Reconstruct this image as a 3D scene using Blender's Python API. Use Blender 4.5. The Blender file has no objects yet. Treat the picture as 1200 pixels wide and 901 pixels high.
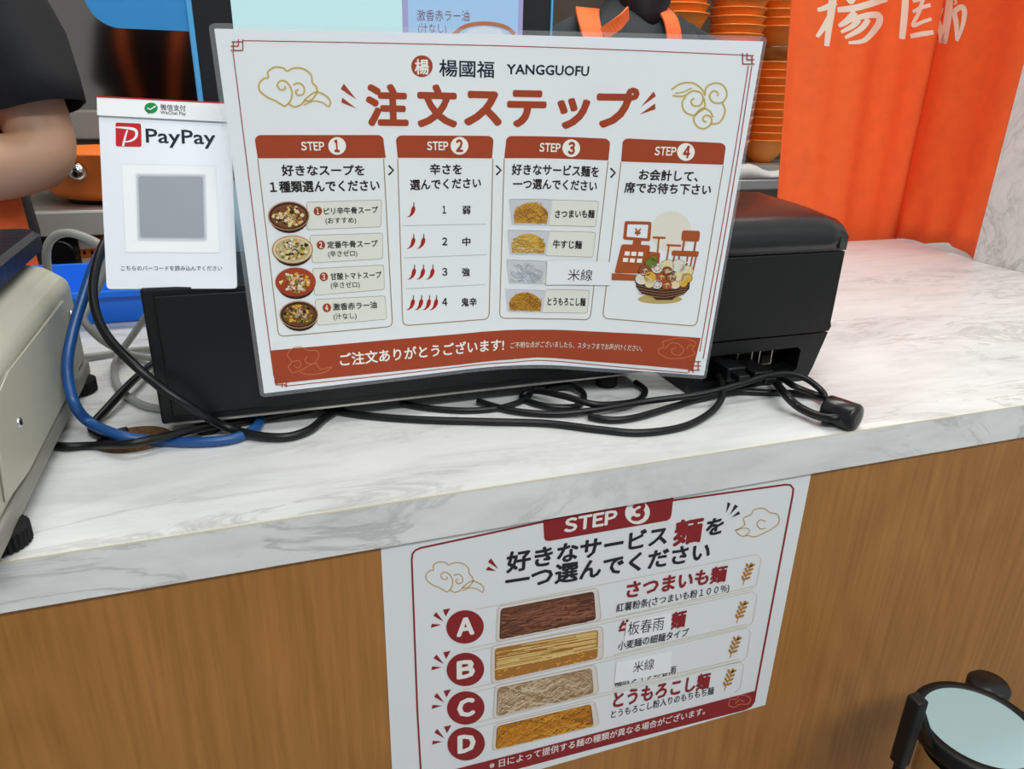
import bpy, bmesh, math, random
from mathutils import Vector, Matrix
random.seed(7)
SC = bpy.context.scene
COL = SC.collection

# ------------------------------------------------------------------ camera, light, exposure
F_PX, CX, CY = 867.0, 600.0, 450.5           # focal length and centre for the 1200 x 901 frame
CAM = Vector((0.0, 0.0, 0.25))               # 25 cm above the worktop (z = 0), floor at z = -0.95
FLOOR = -0.95
_D = Vector((-55.0, 2149.5, F_PX)).normalized()
_p2 = Vector((272 - CX, 92 - CY, F_PX))
_Y = (_p2 - _D * _p2.dot(_D)).normalized()
_X = _D.cross(_Y)
RW = Matrix((_X, _Y, -_D))                   # camera (x right, y down, z forward) -> world
RWT = RW.transposed()
cam_d = bpy.data.cameras.new('camera'); cam = bpy.data.objects.new('camera', cam_d); COL.objects.link(cam)
cam_d.sensor_fit = 'HORIZONTAL'; cam_d.sensor_width = 36.0; cam_d.lens = F_PX * 36.0 / 1200.0
cam_d.clip_start = 0.02
_m = Matrix((RW @ Vector((1, 0, 0)), RW @ Vector((0, -1, 0)), RW @ Vector((0, 0, -1)))).transposed().to_4x4()
_m.translation = CAM
cam.matrix_world = _m
SC.camera = cam
SC.view_settings.view_transform = 'Standard'
SC.view_settings.look = 'None'
SC.view_settings.gamma = 1.0
SC.view_settings.use_curve_mapping = False
SC.view_settings.exposure = -0.2
world = bpy.data.worlds.new('world'); SC.world = world; world.use_nodes = True
_bg = world.node_tree.nodes['Background']
_bg.inputs[0].default_value = (0.90, 0.96, 1.0, 1); _bg.inputs[1].default_value = 0.42

def area(name, loc, size, power, color=(1, 1, 1), rot=(0, 0, 0)):
    l = bpy.data.lights.new(name, 'AREA'); l.shape = 'RECTANGLE'; l.size, l.size_y = size; l.energy = power; l.color = color
    o = bpy.data.objects.new(name, l); o.location = loc; o.rotation_euler = rot; COL.objects.link(o)
    return o
CEIL = 1.75
area('ceiling_lamp_counter', (0.35, 0.35, CEIL - 0.06), (1.2, 0.3), 7, (1.0, 0.98, 0.95))
area('ceiling_lamp_hall', (0.2, -1.1, CEIL - 0.06), (1.6, 0.4), 46, (0.95, 0.98, 1.0))
area('ceiling_lamp_kitchen', (0.5, 1.45, CEIL - 0.06), (1.6, 0.3), 22, (1.0, 0.97, 0.92))
area('ceiling_lamp_passage', (1.9, 0.9, CEIL - 0.06), (0.5, 1.2), 15, (0.93, 0.98, 1.0))

# ------------------------------------------------------------------ pixels <-> places
def ray(px, py): return RW @ Vector((px - CX, py - CY, F_PX))
def PY(px, py, y): r = ray(px, py); return CAM + r * (y / r.y)
def PZ(px, py, z): r = ray(px, py); return CAM + r * ((z - CAM.z) / r.z)
def proj(p):
    c = RWT @ (p - CAM)
    return (CX + F_PX * c.x / c.z, CY + F_PX * c.y / c.z)

# ------------------------------------------------------------------ materials
def lin(c):
    c = c.lstrip('#'); v = [int(c[i:i + 2], 16) / 255 for i in (0, 2, 4)]
    return tuple(x / 12.92 if x <= .04045 else ((x + .055) / 1.055) ** 2.4 for x in v) + (1.0,)
MATS = {}
def mat(name, hexc, rough=.5, metal=0.0, spec=.5, coat=0.0, emit=0.0, bump=0.0, bscale=200.0, var=0.0, vscale=8.0, stretch=(1, 1, 1)):
    if name in MATS: return MATS[name]
    m = bpy.data.materials.new(name); m.use_nodes = True; nt = m.node_tree
    b = nt.nodes['Principled BSDF']; c = lin(hexc)
    b.inputs['Base Color'].default_value = c; b.inputs['Roughness'].default_value = rough
    b.inputs['Metallic'].default_value = metal; b.inputs['Specular IOR Level'].default_value = spec
    b.inputs['Coat Weight'].default_value = coat; b.inputs['Coat Roughness'].default_value = .08
    if emit:
        b.inputs['Emission Color'].default_value = c; b.inputs['Emission Strength'].default_value = emit
        b.inputs['Base Color'].default_value = (0.01, 0.01, 0.01, 1)
    if bump or var:
        tc = nt.nodes.new('ShaderNodeTexCoord'); mp = nt.nodes.new('ShaderNodeMapping'); mp.inputs['Scale'].default_value = stretch
        nt.links.new(tc.outputs['Object'], mp.inputs['Vector'])
    if bump:
        n = nt.nodes.new('ShaderNodeTexNoise'); n.inputs['Scale'].default_value = bscale; n.inputs['Detail'].default_value = 3
        nt.links.new(mp.outputs[0], n.inputs['Vector'])
        bp = nt.nodes.new('ShaderNodeBump'); bp.inputs['Strength'].default_value = bump; bp.inputs['Distance'].default_value = .002
        nt.links.new(n.outputs['Fac'], bp.inputs['Height']); nt.links.new(bp.outputs['Normal'], b.inputs['Normal'])
    if var:
        n2 = nt.nodes.new('ShaderNodeTexNoise'); n2.inputs['Scale'].default_value = vscale; n2.inputs['Detail'].default_value = 5
        nt.links.new(mp.outputs[0], n2.inputs['Vector'])
        cr = nt.nodes.new('ShaderNodeValToRGB'); cr.color_ramp.elements[0].position = .3; cr.color_ramp.elements[1].position = .7
        cr.color_ramp.elements[0].color = tuple(x * (1 - var) for x in c[:3]) + (1,); cr.color_ramp.elements[1].color = tuple(min(1, x * (1 + var)) for x in c[:3]) + (1,)
        nt.links.new(n2.outputs['Fac'], cr.inputs['Fac']); nt.links.new(cr.outputs['Color'], b.inputs['Base Color'])
    MATS[name] = m
    return m

def marble_mat():
    m = bpy.data.materials.new('marble_laminate'); m.use_nodes = True; nt = m.node_tree; b = nt.nodes['Principled BSDF']
    tc = nt.nodes.new('ShaderNodeTexCoord')
    def noise(scale, rot, sc, det, rough, dist, stops):
        mp = nt.nodes.new('ShaderNodeMapping'); mp.inputs['Rotation'].default_value = rot; mp.inputs['Scale'].default_value = scale
        nt.links.new(tc.outputs['Object'], mp.inputs['Vector'])
        n = nt.nodes.new('ShaderNodeTexNoise'); n.inputs['Scale'].default_value = sc; n.inputs['Detail'].default_value = det; n.inputs['Roughness'].default_value = rough; n.inputs['Distortion'].default_value = dist
        nt.links.new(mp.outputs[0], n.inputs['Vector'])
        r = nt.nodes.new('ShaderNodeValToRGB'); e = r.color_ramp.elements
        e[0].position, e[0].color = stops[0][0], lin(stops[0][1]); e[1].position, e[1].color = stops[-1][0], lin(stops[-1][1])
        for p, c in stops[1:-1]: x = e.new(p); x.color = lin(c)
        nt.links.new(n.outputs['Fac'], r.inputs['Fac']); return r.outputs['Color']
    def mul(a, c, f):
        mx = nt.nodes.new('ShaderNodeMix'); mx.data_type = 'RGBA'; mx.blend_type = 'MULTIPLY'; mx.inputs['Factor'].default_value = f
        nt.links.new(a, mx.inputs['A']); nt.links.new(c, mx.inputs['B']); return mx.outputs['Result']
    base = noise((1.6, 4.6, 3.6), (.1, .12, -.28), 2.6, 7, .6, 1.2, [(.30, '#CDD0D0'), (.48, '#DDDFDE'), (.7, '#E4E5E3')])
    vein = noise((1.3, 4.4, 3.0), (.2, .15, -.34), 2.6, 9, .66, 2.0, [(.462, '#FFFFFF'), (.497, '#A8A29A'), (.503, '#B5B0AA'), (.53, '#FFFFFF')])
    mask = noise((1.0, 2.2, 2.0), (0, .2, .1), 2.2, 3, .5, .4, [(.44, '#000000'), (.60, '#FFFFFF')])
    fine = noise((5.0, 26.0, 18.0), (.0, .1, -.22), 2.2, 5, .6, .8, [(.35, '#E4E3E0'), (.55, '#FFFFFF'), (.8, '#FFFFFF')])
    base = mul(base, fine, .4)
    mx = nt.nodes.new('ShaderNodeMix'); mx.data_type = 'RGBA'; mx.blend_type = 'MULTIPLY'
    sc_ = nt.nodes.new('ShaderNodeMath'); sc_.operation = 'MULTIPLY'; sc_.inputs[1].default_value = .45
    nt.links.new(mask, sc_.inputs[0]); nt.links.new(sc_.outputs[0], mx.inputs['Factor'])
    nt.links.new(base, mx.inputs['A']); nt.links.new(vein, mx.inputs['B'])
    col = mx.outputs['Result']
    nt.links.new(col, b.inputs['Base Color'])
    b.inputs['Roughness'].default_value = .38; b.inputs['Specular IOR Level'].default_value = .25
    MATS['marble'] = m

def wood_mat():
    m = bpy.data.materials.new('wood_veneer'); m.use_nodes = True; nt = m.node_tree; b = nt.nodes['Principled BSDF']
    tc = nt.nodes.new('ShaderNodeTexCoord')
    def noise(scale, sc, det, dist):
        mp = nt.nodes.new('ShaderNodeMapping'); mp.inputs['Scale'].default_value = scale; nt.links.new(tc.outputs['Object'], mp.inputs['Vector'])
        n = nt.nodes.new('ShaderNodeTexNoise'); n.inputs['Scale'].default_value = sc; n.inputs['Detail'].default_value = det; n.inputs['Distortion'].default_value = dist
        nt.links.new(mp.outputs[0], n.inputs['Vector']); return n.outputs['Fac']
    def math_(op, a, v1=None, c=None):
        q = nt.nodes.new('ShaderNodeMath'); q.operation = op; nt.links.new(a, q.inputs[0])
        if v1 is not None: q.inputs[1].default_value = v1
        if c is not None: nt.links.new(c, q.inputs[2])
        return q.outputs[0]
    rings = math_('PINGPONG', math_('MULTIPLY', noise((4.2, 4.2, .95), 1.5, 1.5, .2), 15.0), .5)
    grain = noise((170.0, 170.0, 5.0), 1.0, 3, .0)
    pores = noise((420.0, 420.0, 26.0), 1.0, 2, .0)
    f = math_('MULTIPLY_ADD', rings, .22, math_('MULTIPLY_ADD', grain, .62, math_('MULTIPLY', pores, .25)))
    r = nt.nodes.new('ShaderNodeValToRGB'); e = r.color_ramp.elements
    e[0].position = .33; e[0].color = lin('#936229'); e[1].position = .70; e[1].color = lin('#AE783B')
    x = e.new(.5); x.color = lin('#A16D33')
    nt.links.new(f, r.inputs['Fac']); nt.links.new(r.outputs['Color'], b.inputs['Base Color'])
    b.inputs['Roughness'].default_value = .42
    MATS['wood'] = m

def film_mat():
    m = bpy.data.materials.new('clear_laminate'); m.use_nodes = True; nt = m.node_tree
    b = nt.nodes['Principled BSDF']; b.inputs['Base Color'].default_value = (.75, .78, .8, 1); b.inputs['Roughness'].default_value = .12
    t = nt.nodes.new('ShaderNodeBsdfTransparent'); mix = nt.nodes.new('ShaderNodeMixShader'); mix.inputs[0].default_value = .10
    nt.links.new(t.outputs[0], mix.inputs[1]); nt.links.new(b.outputs[0], mix.inputs[2])
    nt.links.new(mix.outputs[0], nt.nodes['Material Output'].inputs['Surface'])
    MATS['film'] = m
marble_mat(); wood_mat(); film_mat()
mat('steel', '#B9B7B2', .36, .75, bump=.05, bscale=30, stretch=(1, 1, 12))
mat('steel_mirror', '#9C958C', .10, 1.0, bump=.08, bscale=5)
mat('chrome', '#D5D6D8', .06, 1.0)
mat('black_plastic', '#101113', .42, spec=.33, bump=.12, bscale=900)
mat('black_gloss', '#141518', .28, spec=.5)
mat('black_rubber', '#131314', .7, spec=.25)
mat('cable_black', '#0E0F11', .35, spec=.35)
mat('cable_blue', '#1A4C88', .35)
mat('cable_grey', '#9A9C96', .4)
mat('beige_plastic', '#B3B2A2', .45, bump=.05, bscale=600)
mat('grey_base', '#8D8C82', .5)
mat('platter', '#141A28', .3, .0, spec=.3, bump=.2, bscale=120)
mat('paper', '#E9ECEE', .55)
mat('card_white', '#E3E8EF', .3)
mat('orange_cloth', '#F8672A', .8, var=.05, vscale=40, bump=.2, bscale=900)
mat('orange_bowl', '#FA9636', .35)
mat('orange_pot', '#EE7A26', .3)
mat('orange_apron', '#EE6B30', .8)
mat('shirt_black', '#0D1015', .85, bump=.3, bscale=60)
mat('shirt_grey', '#30383A', .85, bump=.3, bscale=60)
mat('skin', '#C39A7C', .5)
mat('hair', '#15131A', .5)
mat('trousers', '#1B1C22', .85)
mat('shoe', '#141414', .5)
mat('blue_tray', '#1573E6', .35)
mat('ceiling_white', '#DADAD6', .8)
mat('floor_grey', '#8F8D89', .5, var=.1, vscale=3)
mat('wall_white', '#D6D5D1', .7)
mat('dark_back', '#4A423A', .7, var=.3, vscale=4)

# ------------------------------------------------------------------ object helpers
def tag(o, label=None, cat=None, group=None, kind=None):
    if label: o['label'] = label
    if cat: o['category'] = cat
    if group: o['group'] = group
    if kind: o['kind'] = kind
    return o
def thing(name, label, cat, loc=(0, 0, 0), group=None):
    o = bpy.data.objects.new(name, None); COL.objects.link(o); o.location = loc; o.empty_display_size = .05
    return tag(o, label, cat, group)
def wloc(o):
    v = Vector(o.location)
    while o.parent: o = o.parent; v = v + Vector(o.location)
    return v
def link(name, me, parent=None, mats=(), smooth=None):
    o = bpy.data.objects.new(name, me); COL.objects.link(o)
    for m in mats: me.materials.append(MATS[m])
    if parent: o.parent = parent; o.location = -wloc(parent)
    return o
class MB:
    def __init__(s): s.bm = bmesh.new(); s.mi = 0
    def _f(s, vs, smooth=False):
        try: f = s.bm.faces.new(vs); f.material_index = s.mi; f.smooth = smooth; return f
        except ValueError: return None
    def box(s, lo, hi, bev=0, seg=2):
        x0, y0, z0 = lo; x1, y1, z1 = hi
        return s.hexa([(x0, y0, z0), (x1, y0, z0), (x1, y1, z0), (x0, y1, z0), (x0, y0, z1), (x1, y0, z1), (x1, y1, z1), (x0, y1, z1)], bev, seg)
    def hexa(s, pts, bev=0, seg=2):
        v = [s.bm.verts.new(p) for p in pts]
        fs = [s._f([v[i] for i in q]) for q in ((3, 2, 1, 0), (4, 5, 6, 7), (0, 1, 5, 4), (1, 2, 6, 5), (2, 3, 7, 6), (3, 0, 4, 7))]
        if bev:
            es = list({e for f in fs for e in f.edges})
            r = bmesh.ops.bevel(s.bm, geom=es, offset=bev, segments=seg, affect='EDGES', profile=.5)
            for f in r['faces']: f.material_index = s.mi; f.smooth = True
        return s
    def prism(s, poly, vec, bev=0, seg=2, smooth=False):
        vec = Vector(vec); a = [s.bm.verts.new(p) for p in poly]; b = [s.bm.verts.new(Vector(p) + vec) for p in poly]; n = len(a)
        fs = [s._f(a[::-1]), s._f(b)] + [s._f([a[i], a[(i + 1) % n], b[(i + 1) % n], b[i]], smooth) for i in range(n)]
        if bev:
            es = list({e for f in fs if f for e in f.edges})
            r = bmesh.ops.bevel(s.bm, geom=es, offset=bev, segments=seg, affect='EDGES', profile=.5)
            for f in r['faces']: f.material_index = s.mi; f.smooth = True
        return s
    def rings(s, rings, closed=False, cap=True, smooth=True):
        R = [[s.bm.verts.new(p) for p in r] for r in rings]; n = len(R[0])
        for i in range(len(R) - (0 if closed else 1)):
            a, b = R[i], R[(i + 1) % len(R)]
            for k in range(n): s._f([a[k], a[(k + 1) % n], b[(k + 1) % n], b[k]], smooth)
        if cap and not closed: s._f(R[0][::-1]); s._f(R[-1])
        return s
    def lathe(s, prof, c, seg=32, cap=True, smooth=True, axis=None):
        c = Vector(c); M = Matrix.Identity(3) if axis is None else Vector((0, 0, 1)).rotation_difference(Vector(axis)).to_matrix()
        return s.rings([[c + M @ Vector((r * math.cos(2 * math.pi * k / seg), r * math.sin(2 * math.pi * k / seg), z)) for k in range(seg)] for r, z in prof], cap=cap, smooth=smooth)
    def cyl(s, p0, p1, r0, r1=None, seg=20, smooth=True):
        p0, p1 = Vector(p0), Vector(p1); d = p1 - p0
        return s.lathe([(r0, 0), (r0 if r1 is None else r1, d.length)], p0, seg, True, smooth, d.normalized())
    def tube(s, pts, r, seg=10, n=8):
        P = spline(pts, n); prev = None; R = []
        for i, p in enumerate(P):
            t = (P[min(i + 1, len(P) - 1)] - P[max(i - 1, 0)]).normalized()
            if prev is None: prev = t.orthogonal().normalized()
            prev = (prev - t * prev.dot(t)).normalized(); b = t.cross(prev)
            rr = r(i / (len(P) - 1)) if callable(r) else r
            R.append([p + (prev * math.cos(2 * math.pi * k / seg) + b * math.sin(2 * math.pi * k / seg)) * rr for k in range(seg)])
        return s.rings(R)
    def ball(s, c, r, seg=16, sc=(1, 1, 1)):
        m = Matrix.Translation(c) @ Matrix.Diagonal((r * sc[0], r * sc[1], r * sc[2], 1))
        g = bmesh.ops.create_uvsphere(s.bm, u_segments=seg, v_segments=max(6, seg // 2), radius=1, matrix=m)
        for v in g['verts']:
            for f in v.link_faces: f.material_index = s.mi; f.smooth = True
        return s
    def build(s, name, mats, parent=None):
        if isinstance(mats, str): mats = (mats,)
        bmesh.ops.recalc_face_normals(s.bm, faces=s.bm.faces)
        me = bpy.data.meshes.new(name); s.bm.to_mesh(me); s.bm.free()
        return link(name, me, parent, mats)
def spline(pts, n=8):
    p = [Vector(q) for q in pts]; out = []
    for i in range(len(p) - 1):
        a, b, c, d = p[max(i - 1, 0)], p[i], p[i + 1], p[min(i + 2, len(p) - 1)]
        for k in range(n):
            t = k / n
            out.append(.5 * ((2 * b) + (c - a) * t + (2 * a - 5 * b + 4 * c - d) * t * t + (3 * b - a - 3 * c + d) * t ** 3))
    return out + [p[-1]]

# ------------------------------------------------------------------ printed sheets: artwork laid on a surface P(u, v)
_TXT = {}
def glyphs(s, bold):
    if (s, bold) in _TXT: return _TXT[(s, bold)]
    c = bpy.data.curves.new('t', 'FONT'); c.body = s; c.size = 1; c.resolution_u = 2; c.offset = bold
    o = bpy.data.objects.new('t', c); COL.objects.link(o); bpy.context.view_layer.update()
    dg = bpy.context.evaluated_depsgraph_get(); ev = o.evaluated_get(dg); m = ev.to_mesh()
    vs = [(v.co.x, v.co.y) for v in m.vertices]; fs = [tuple(p.vertices) for p in m.polygons]
    ev.to_mesh_clear(); bpy.data.objects.remove(o); bpy.data.curves.remove(c)
    _TXT[(s, bold)] = (vs, fs)
    return vs, fs
class Sheet:
    def __init__(s, P, cuts=()): s.P = P; s.cuts = cuts; s.parts = {}; s.cur = None
    def N(s, u, v):
        e = 1e-3; n = (s.P(u + e, v) - s.P(u - e, v)).cross(s.P(u, v + e) - s.P(u, v - e)).normalized()
        return n
    def inv(s, px, py):
        u, v = .5, .5
        for _ in range(8):
            x, y = proj(s.P(u, v)); e = 1e-3
            xu, yu = proj(s.P(u + e, v)); xv, yv = proj(s.P(u, v + e))
            a, c_, b, d = (xu - x) / e, (yu - y) / e, (xv - x) / e, (yv - y) / e
            det = a * d - b * c_; dx, dy = px - x, py - y
            du, dv = (dx * d - b * dy) / det, (a * dy - c_ * dx) / det
            u += max(-.4, min(.4, du)); v += max(-.4, min(.4, dv))
            if abs(du) + abs(dv) < 1e-7: break
        return (u, v)
    def part(s, name): s.cur = s.parts.setdefault(name, [])
    def add(s, vs, fs, m, layer): s.cur.append((vs, fs, m, layer))
    def poly(s, pts, m, layer=1):                     # polygon from photo points (concave allowed: triangulated later)
        s.add([s.inv(*p) for p in pts], [tuple(range(len(pts)))], m, layer)
    def line(s, pts, w, m, layer=1, n=1, taper=False, closed=False):
        if closed: pts = list(pts) + [pts[0]]
        if n > 1: pts = [(q.x, q.y) for q in spline([(a, b, 0) for a, b in pts], n)]
        vs, fs = [], []; L = len(pts)
        for i, (x, y) in enumerate(pts):
            a = pts[max(i - 1, 0)]; b = pts[min(i + 1, L - 1)]
            if closed and i in (0, L - 1): a, b = pts[-2], pts[1]
            dx, dy = b[0] - a[0], b[1] - a[1]; l = math.hypot(dx, dy) or 1
            ww = (w(i / (L - 1)) if callable(w) else w) / 2
            vs += [s.inv(x - dy / l * ww, y + dx / l * ww), s.inv(x + dy / l * ww, y - dx / l * ww)]
            if i: fs.append((2 * i - 2, 2 * i - 1, 2 * i + 1, 2 * i))
        s.add(vs, fs, m, layer)
    def ell(s, c, rx, ry, m, layer=1, rot=0, seg=24, a0=0, a1=None):
        ca, sa = math.cos(rot), math.sin(rot); pts = []
        for k in range(seg):
            t = 2 * math.pi * k / seg; x, y = rx * math.cos(t), ry * math.sin(t)
            pts.append((c[0] + x * ca - y * sa, c[1] + x * sa + y * ca))
        s.poly(pts, m, layer)
    def text(s, body, L, R, h, m, layer=2, bold=0.0, latin=False):
        vs, fs = glyphs(body, 0.0)
        x0 = min(v[0] for v in vs); x1 = max(v[0] for v in vs)
        uL, uR = s.inv(*L), s.inv(*R); mx, my = (L[0] + R[0]) / 2, (L[1] + R[1]) / 2
        m0, m1 = s.inv(mx, my), s.inv(mx, my - h)
        ax = (uR[0] - uL[0], uR[1] - uL[1]); vy = (0.0, m1[1] - m0[1])
        y0, k = (0.0, 1 / .72) if latin else (-.075, 1 / .92)
        # heavier weights: the same outline laid a hair's breadth aside in several directions
        offs = [(0, 0)] if bold < .008 else [(-1, -1), (1, -1), (1, 1), (-1, 1)] if bold <= .017 else [(0, 0), (-1, -1), (1, -1), (1, 1), (-1, 1), (1.3, 0), (-1.3, 0), (0, 1.3), (0, -1.3)]
        for i_, (ox, oy) in enumerate(offs):
            out, F = [], []; n0 = 0
            for x, y in vs:
                t = (x + ox * bold * .8 - x0) / (x1 - x0); q = (y + oy * bold * .8 - y0) * k
                out.append((uL[0] + ax[0] * t, uL[1] + ax[1] * t + vy[1] * q))
            s.add(out, fs, m, layer + .07 * i_)
    def latin(s, body, L, R, h, m, layer=2, bold=.03, gap=.10):
        """plain sans capitals and figures, set one by one"""
        W = []
        for ch in body:
            vs, _ = glyphs(chr(ord(ch) + 0xFEE0), 0.0); xs = [v[0] for v in vs]; W.append(max(xs) - min(xs))
        tot = sum(W) + gap * (len(W) - 1); x = 0.0
        for ch, w in zip(body, W):
            p = lambda t: (L[0] + (R[0] - L[0]) * t / tot, L[1] + (R[1] - L[1]) * t / tot)
            s.text(chr(ord(ch) + 0xFEE0), p(x), p(x + w), h, m, layer, bold, True); x += w + gap
    def build(s, name, pieces, parent, step=1.2e-4, extra=None):
        names = []; bm = bmesh.new()
        for vs, fs, m, layer in pieces:
            if m not in names: names.append(m)
            mi = names.index(m); V = [bm.verts.new((a, b, layer)) for a, b in vs]
            new = []
            for f in fs:
                try: q = bm.faces.new([V[i] for i in f]); q.material_index = mi; new.append(q)
                except ValueError: pass
            big = [q for q in new if len(q.verts) > 4]
            if big: bmesh.ops.triangulate(bm, faces=big)
        for c in s.cuts:
            bmesh.ops.bisect_plane(bm, geom=bm.verts[:] + bm.edges[:] + bm.faces[:], dist=1e-6, plane_co=(c, 0, 0), plane_no=(1, 0, 0))
        for f in bm.faces: f.normal_update()
        for f in bm.faces:
            if f.normal.z < 0: f.normal_flip()
        for v in bm.verts:
            u, w, l = v.co; v.co = s.P(u, w) + s.N(u, w) * (l * step)
        me = bpy.data.meshes.new(name); bm.to_mesh(me); bm.free()
        return link(name, me, parent, names)
def planar(o, ex, ey):
    return lambda u, v: o + ex * u + ey * v
def rrect(x0, y0, x1, y1, r, n=4):
    out = []
    for cx, cy, a in ((x1 - r, y0 + r, -90), (x1 - r, y1 - r, 0), (x0 + r, y1 - r, 90), (x0 + r, y0 + r, 180)):
        for k in range(n + 1):
            t = math.radians(a + 90 * k / n); out.append((cx + r * math.cos(t), cy + r * math.sin(t)))
    return out
def zz(ox, oy, s):                                  # a close-up crop's coordinates -> photo coordinates
    return lambda x, y: (ox + x / s, oy + y / s)
def rquad(q, r, n=3):                               # quad with rounded corners (photo points)
    out = []; q = [Vector((a, b, 0)) for a, b in q]
    for i in range(4):
        p, a, b = q[i], q[i - 1], q[(i + 1) % 4]
        s0 = p + (a - p).normalized() * r; s1 = p + (b - p).normalized() * r
        for k in range(n + 1):
            t = k / n; w = s0 * (1 - t) ** 2 + p * 2 * t * (1 - t) + s1 * t * t; out.append((w.x, w.y))
    return out

# ------------------------------------------------------------------ the setting
b = MB(); b.box((-3.2, -2.6, FLOOR - .1), (3.6, 2.9, FLOOR)); tag(b.build('floor', 'floor_grey'), kind='structure')
b = MB(); b.box((-3.2, -2.6, CEIL), (3.6, 2.9, CEIL + .1)); tag(b.build('ceiling', 'ceiling_white'), kind='structure')
b = MB(); b.box((-3.2, 2.8, FLOOR), (3.6, 2.9, CEIL)); tag(b.build('wall_back', 'dark_back'), kind='structure')
b = MB()
wx, wy = 1.1296, .8936; dx, dy = 0.0, -1.0
q = [(wx, wy), (wx + dx * 2.2, wy + dy * 2.2), (wx + .16, wy + dy * 2.2), (wx + .16, wy)]
b.prism([(x, y, FLOOR) for x, y in q], (0, 0, CEIL - FLOOR))
b.box((1.1284, .8938, FLOOR), (1.26, 1.078, 0))
tag(b.build('wall_right', 'marble'), kind='structure')

mat('lamp_glow', '#FFFDF6', emit=3.0)
for nm, x, y, sx, sy, lab in (('c', .35, .35, 1.2, .3, 'long white ceiling light panel above the marble worktop'), ('h', .2, -1.1, 1.6, .4, 'wide white ceiling light panel in the hall before the counter'),
                         ('k', .5, 1.45, 1.6, .3, 'long white ceiling light panel above the kitchen workers'), ('p', 1.9, .9, .5, 1.2, 'white ceiling light panel beyond the marble pillar')):
    t = thing('ceiling_light', lab, 'ceiling light', (x, y, CEIL), 'ceiling light panels')
    b = MB(); b.box((x - sx / 2 - .03, y - sy / 2 - .03, CEIL - .05), (x + sx / 2 + .03, y + sy / 2 + .03, CEIL), .005); b.build('housing', 'ceiling_white', t)
    b = MB(); b.box((x - sx / 2, y - sy / 2, CEIL - .054), (x + sx / 2, y + sy / 2, CEIL - .048)); b.build('diffuser', 'lamp_glow', t)

# ------------------------------------------------------------------ counter
YF, YP = .4133, .4175                                # worktop front edge, wood panel face
cnt = thing('service_counter', 'long service counter with white marble-look worktop and orange-brown wood front', 'counter', (0, .75, FLOOR))
hc = Vector((-.0965, .5575, 0)); HR = (.026, .0225)
bm = bmesh.new()
outer = [(-1.3, YF + .0012), (1.128, YF + .0012), (1.128, .89), (1.128, 1.078), (-1.3, 1.078)]
hole = [(hc.x + HR[0] * math.cos(2 * math.pi * k / 40), hc.y + HR[1] * math.sin(2 * math.pi * k / 40)) for k in range(40)]
for z in (0.0, -.033):
    ov = [bm.verts.new((x, y, z)) for x, y in outer]; hv = [bm.verts.new((x, y, z)) for x, y in hole]
    ed = [bm.edges.new((L[i], L[(i + 1) % len(L)])) for L in (ov, hv) for i in range(len(L))]
    bmesh.ops.triangle_fill(bm, use_beauty=True, edges=ed)
    if z == 0: o0, h0 = ov, hv
for i in range(len(outer)): bm.faces.new([o0[i], o0[(i + 1) % 5], ov[(i + 1) % 5], ov[i]])
bmesh.ops.recalc_face_normals(bm, faces=bm.faces)
me = bpy.data.meshes.new('worktop'); bm.to_mesh(me); bm.free(); link('worktop', me, cnt, ['marble'])
mat('chipboard', '#7A5A3C', .9, var=.35, vscale=300)
mat('cable_hole_dark', '#1A1714', .9)
b = MB(); n = len(hole)
b.rings([[(x, y, .0004) for x, y in hole], [(hc.x + (x - hc.x) * .97, hc.y + (y - hc.y) * .97, -.033) for x, y in hole]], cap=False)
b.build('cable_hole', 'chipboard', cnt)
mat('seam_cream', '#DAD6C4', .5)
b = MB(); b.box((-1.3, YF, -.033), (1.128, YF + .0013, -.0011)); b.mi = 1; b.box((-1.3, YF - .0001, -.0011), (1.128, YF + .0013, .0002)); b.build('edge_strip', ('marble', 'seam_cream'), cnt)
b = MB(); b.box((-1.3, YP, FLOOR), (1.12, YP + .02, -.033)); b.build('front_panel', 'wood', cnt)
b = MB(); b.box((-1.3, 1.04, FLOOR), (1.1, 1.06, -.033)); b.build('back_panel', 'wood', cnt)
b = MB(); b.box((-1.3, YP - .001, FLOOR), (1.12, YP + .0, FLOOR + .06)); b.build('kick_plate', 'black_plastic', cnt)

# ------------------------------------------------------------------ kitchen behind
mat('stove_dark', '#4A4239', .45)
mat('label_white', '#DCDAD2', .5); mat('label_orange', '#D9702A', .5); mat('label_red', '#B03A2A', .5)
# stainless bench with cooker front
bt = thing('kitchen_bench', 'stainless steel kitchen bench with dark cooker front behind the counter', 'kitchen bench', (-.4, 1.9, FLOOR))
b = MB(); b.box((-1.5, 1.70, -.052), (.55, 2.62, .0), .006); b.build('bench_top', 'steel', bt)
mat('steel_brightened', '#B4B6B1', .35)
b = MB(); b.box((-1.5, 1.696, -.050), (.55, 1.701, -.004), .0015); b.build('bright_facing', 'steel_brightened', bt)  # added facing: flat pale grey paints brightness onto the dark-reflecting steel edge
b = MB(); b.box((-1.5, 1.73, FLOOR), (.55, 2.6, -.052)); cf_ = b.build('cooker_front', 'stove_dark', bt)
kc = PY(72, 297, 1.71)
b = MB(); b.cyl((kc.x, 1.7305, kc.z), (kc.x, 1.692, kc.z), .032, .027, 28); b.build('control_knob', 'black_plastic', cf_)
def lab_(x0, y0, x1, y1, d): a, c_ = PY(x0, y0, 1.728), PY(x1, y1, 1.728); b.box((a.x, 1.7285 - d, c_.z), (c_.x, 1.7305, a.z))
b = MB(); lab_(91, 280, 160, 312, 0); b.mi = 1; lab_(93, 292, 158, 300, .0004); b.mi = 2; lab_(98, 271, 160, 277, 0); b.mi = 3
for x in (97, 106): lab_(x, 294, x + 4, 298, .0008)
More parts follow.
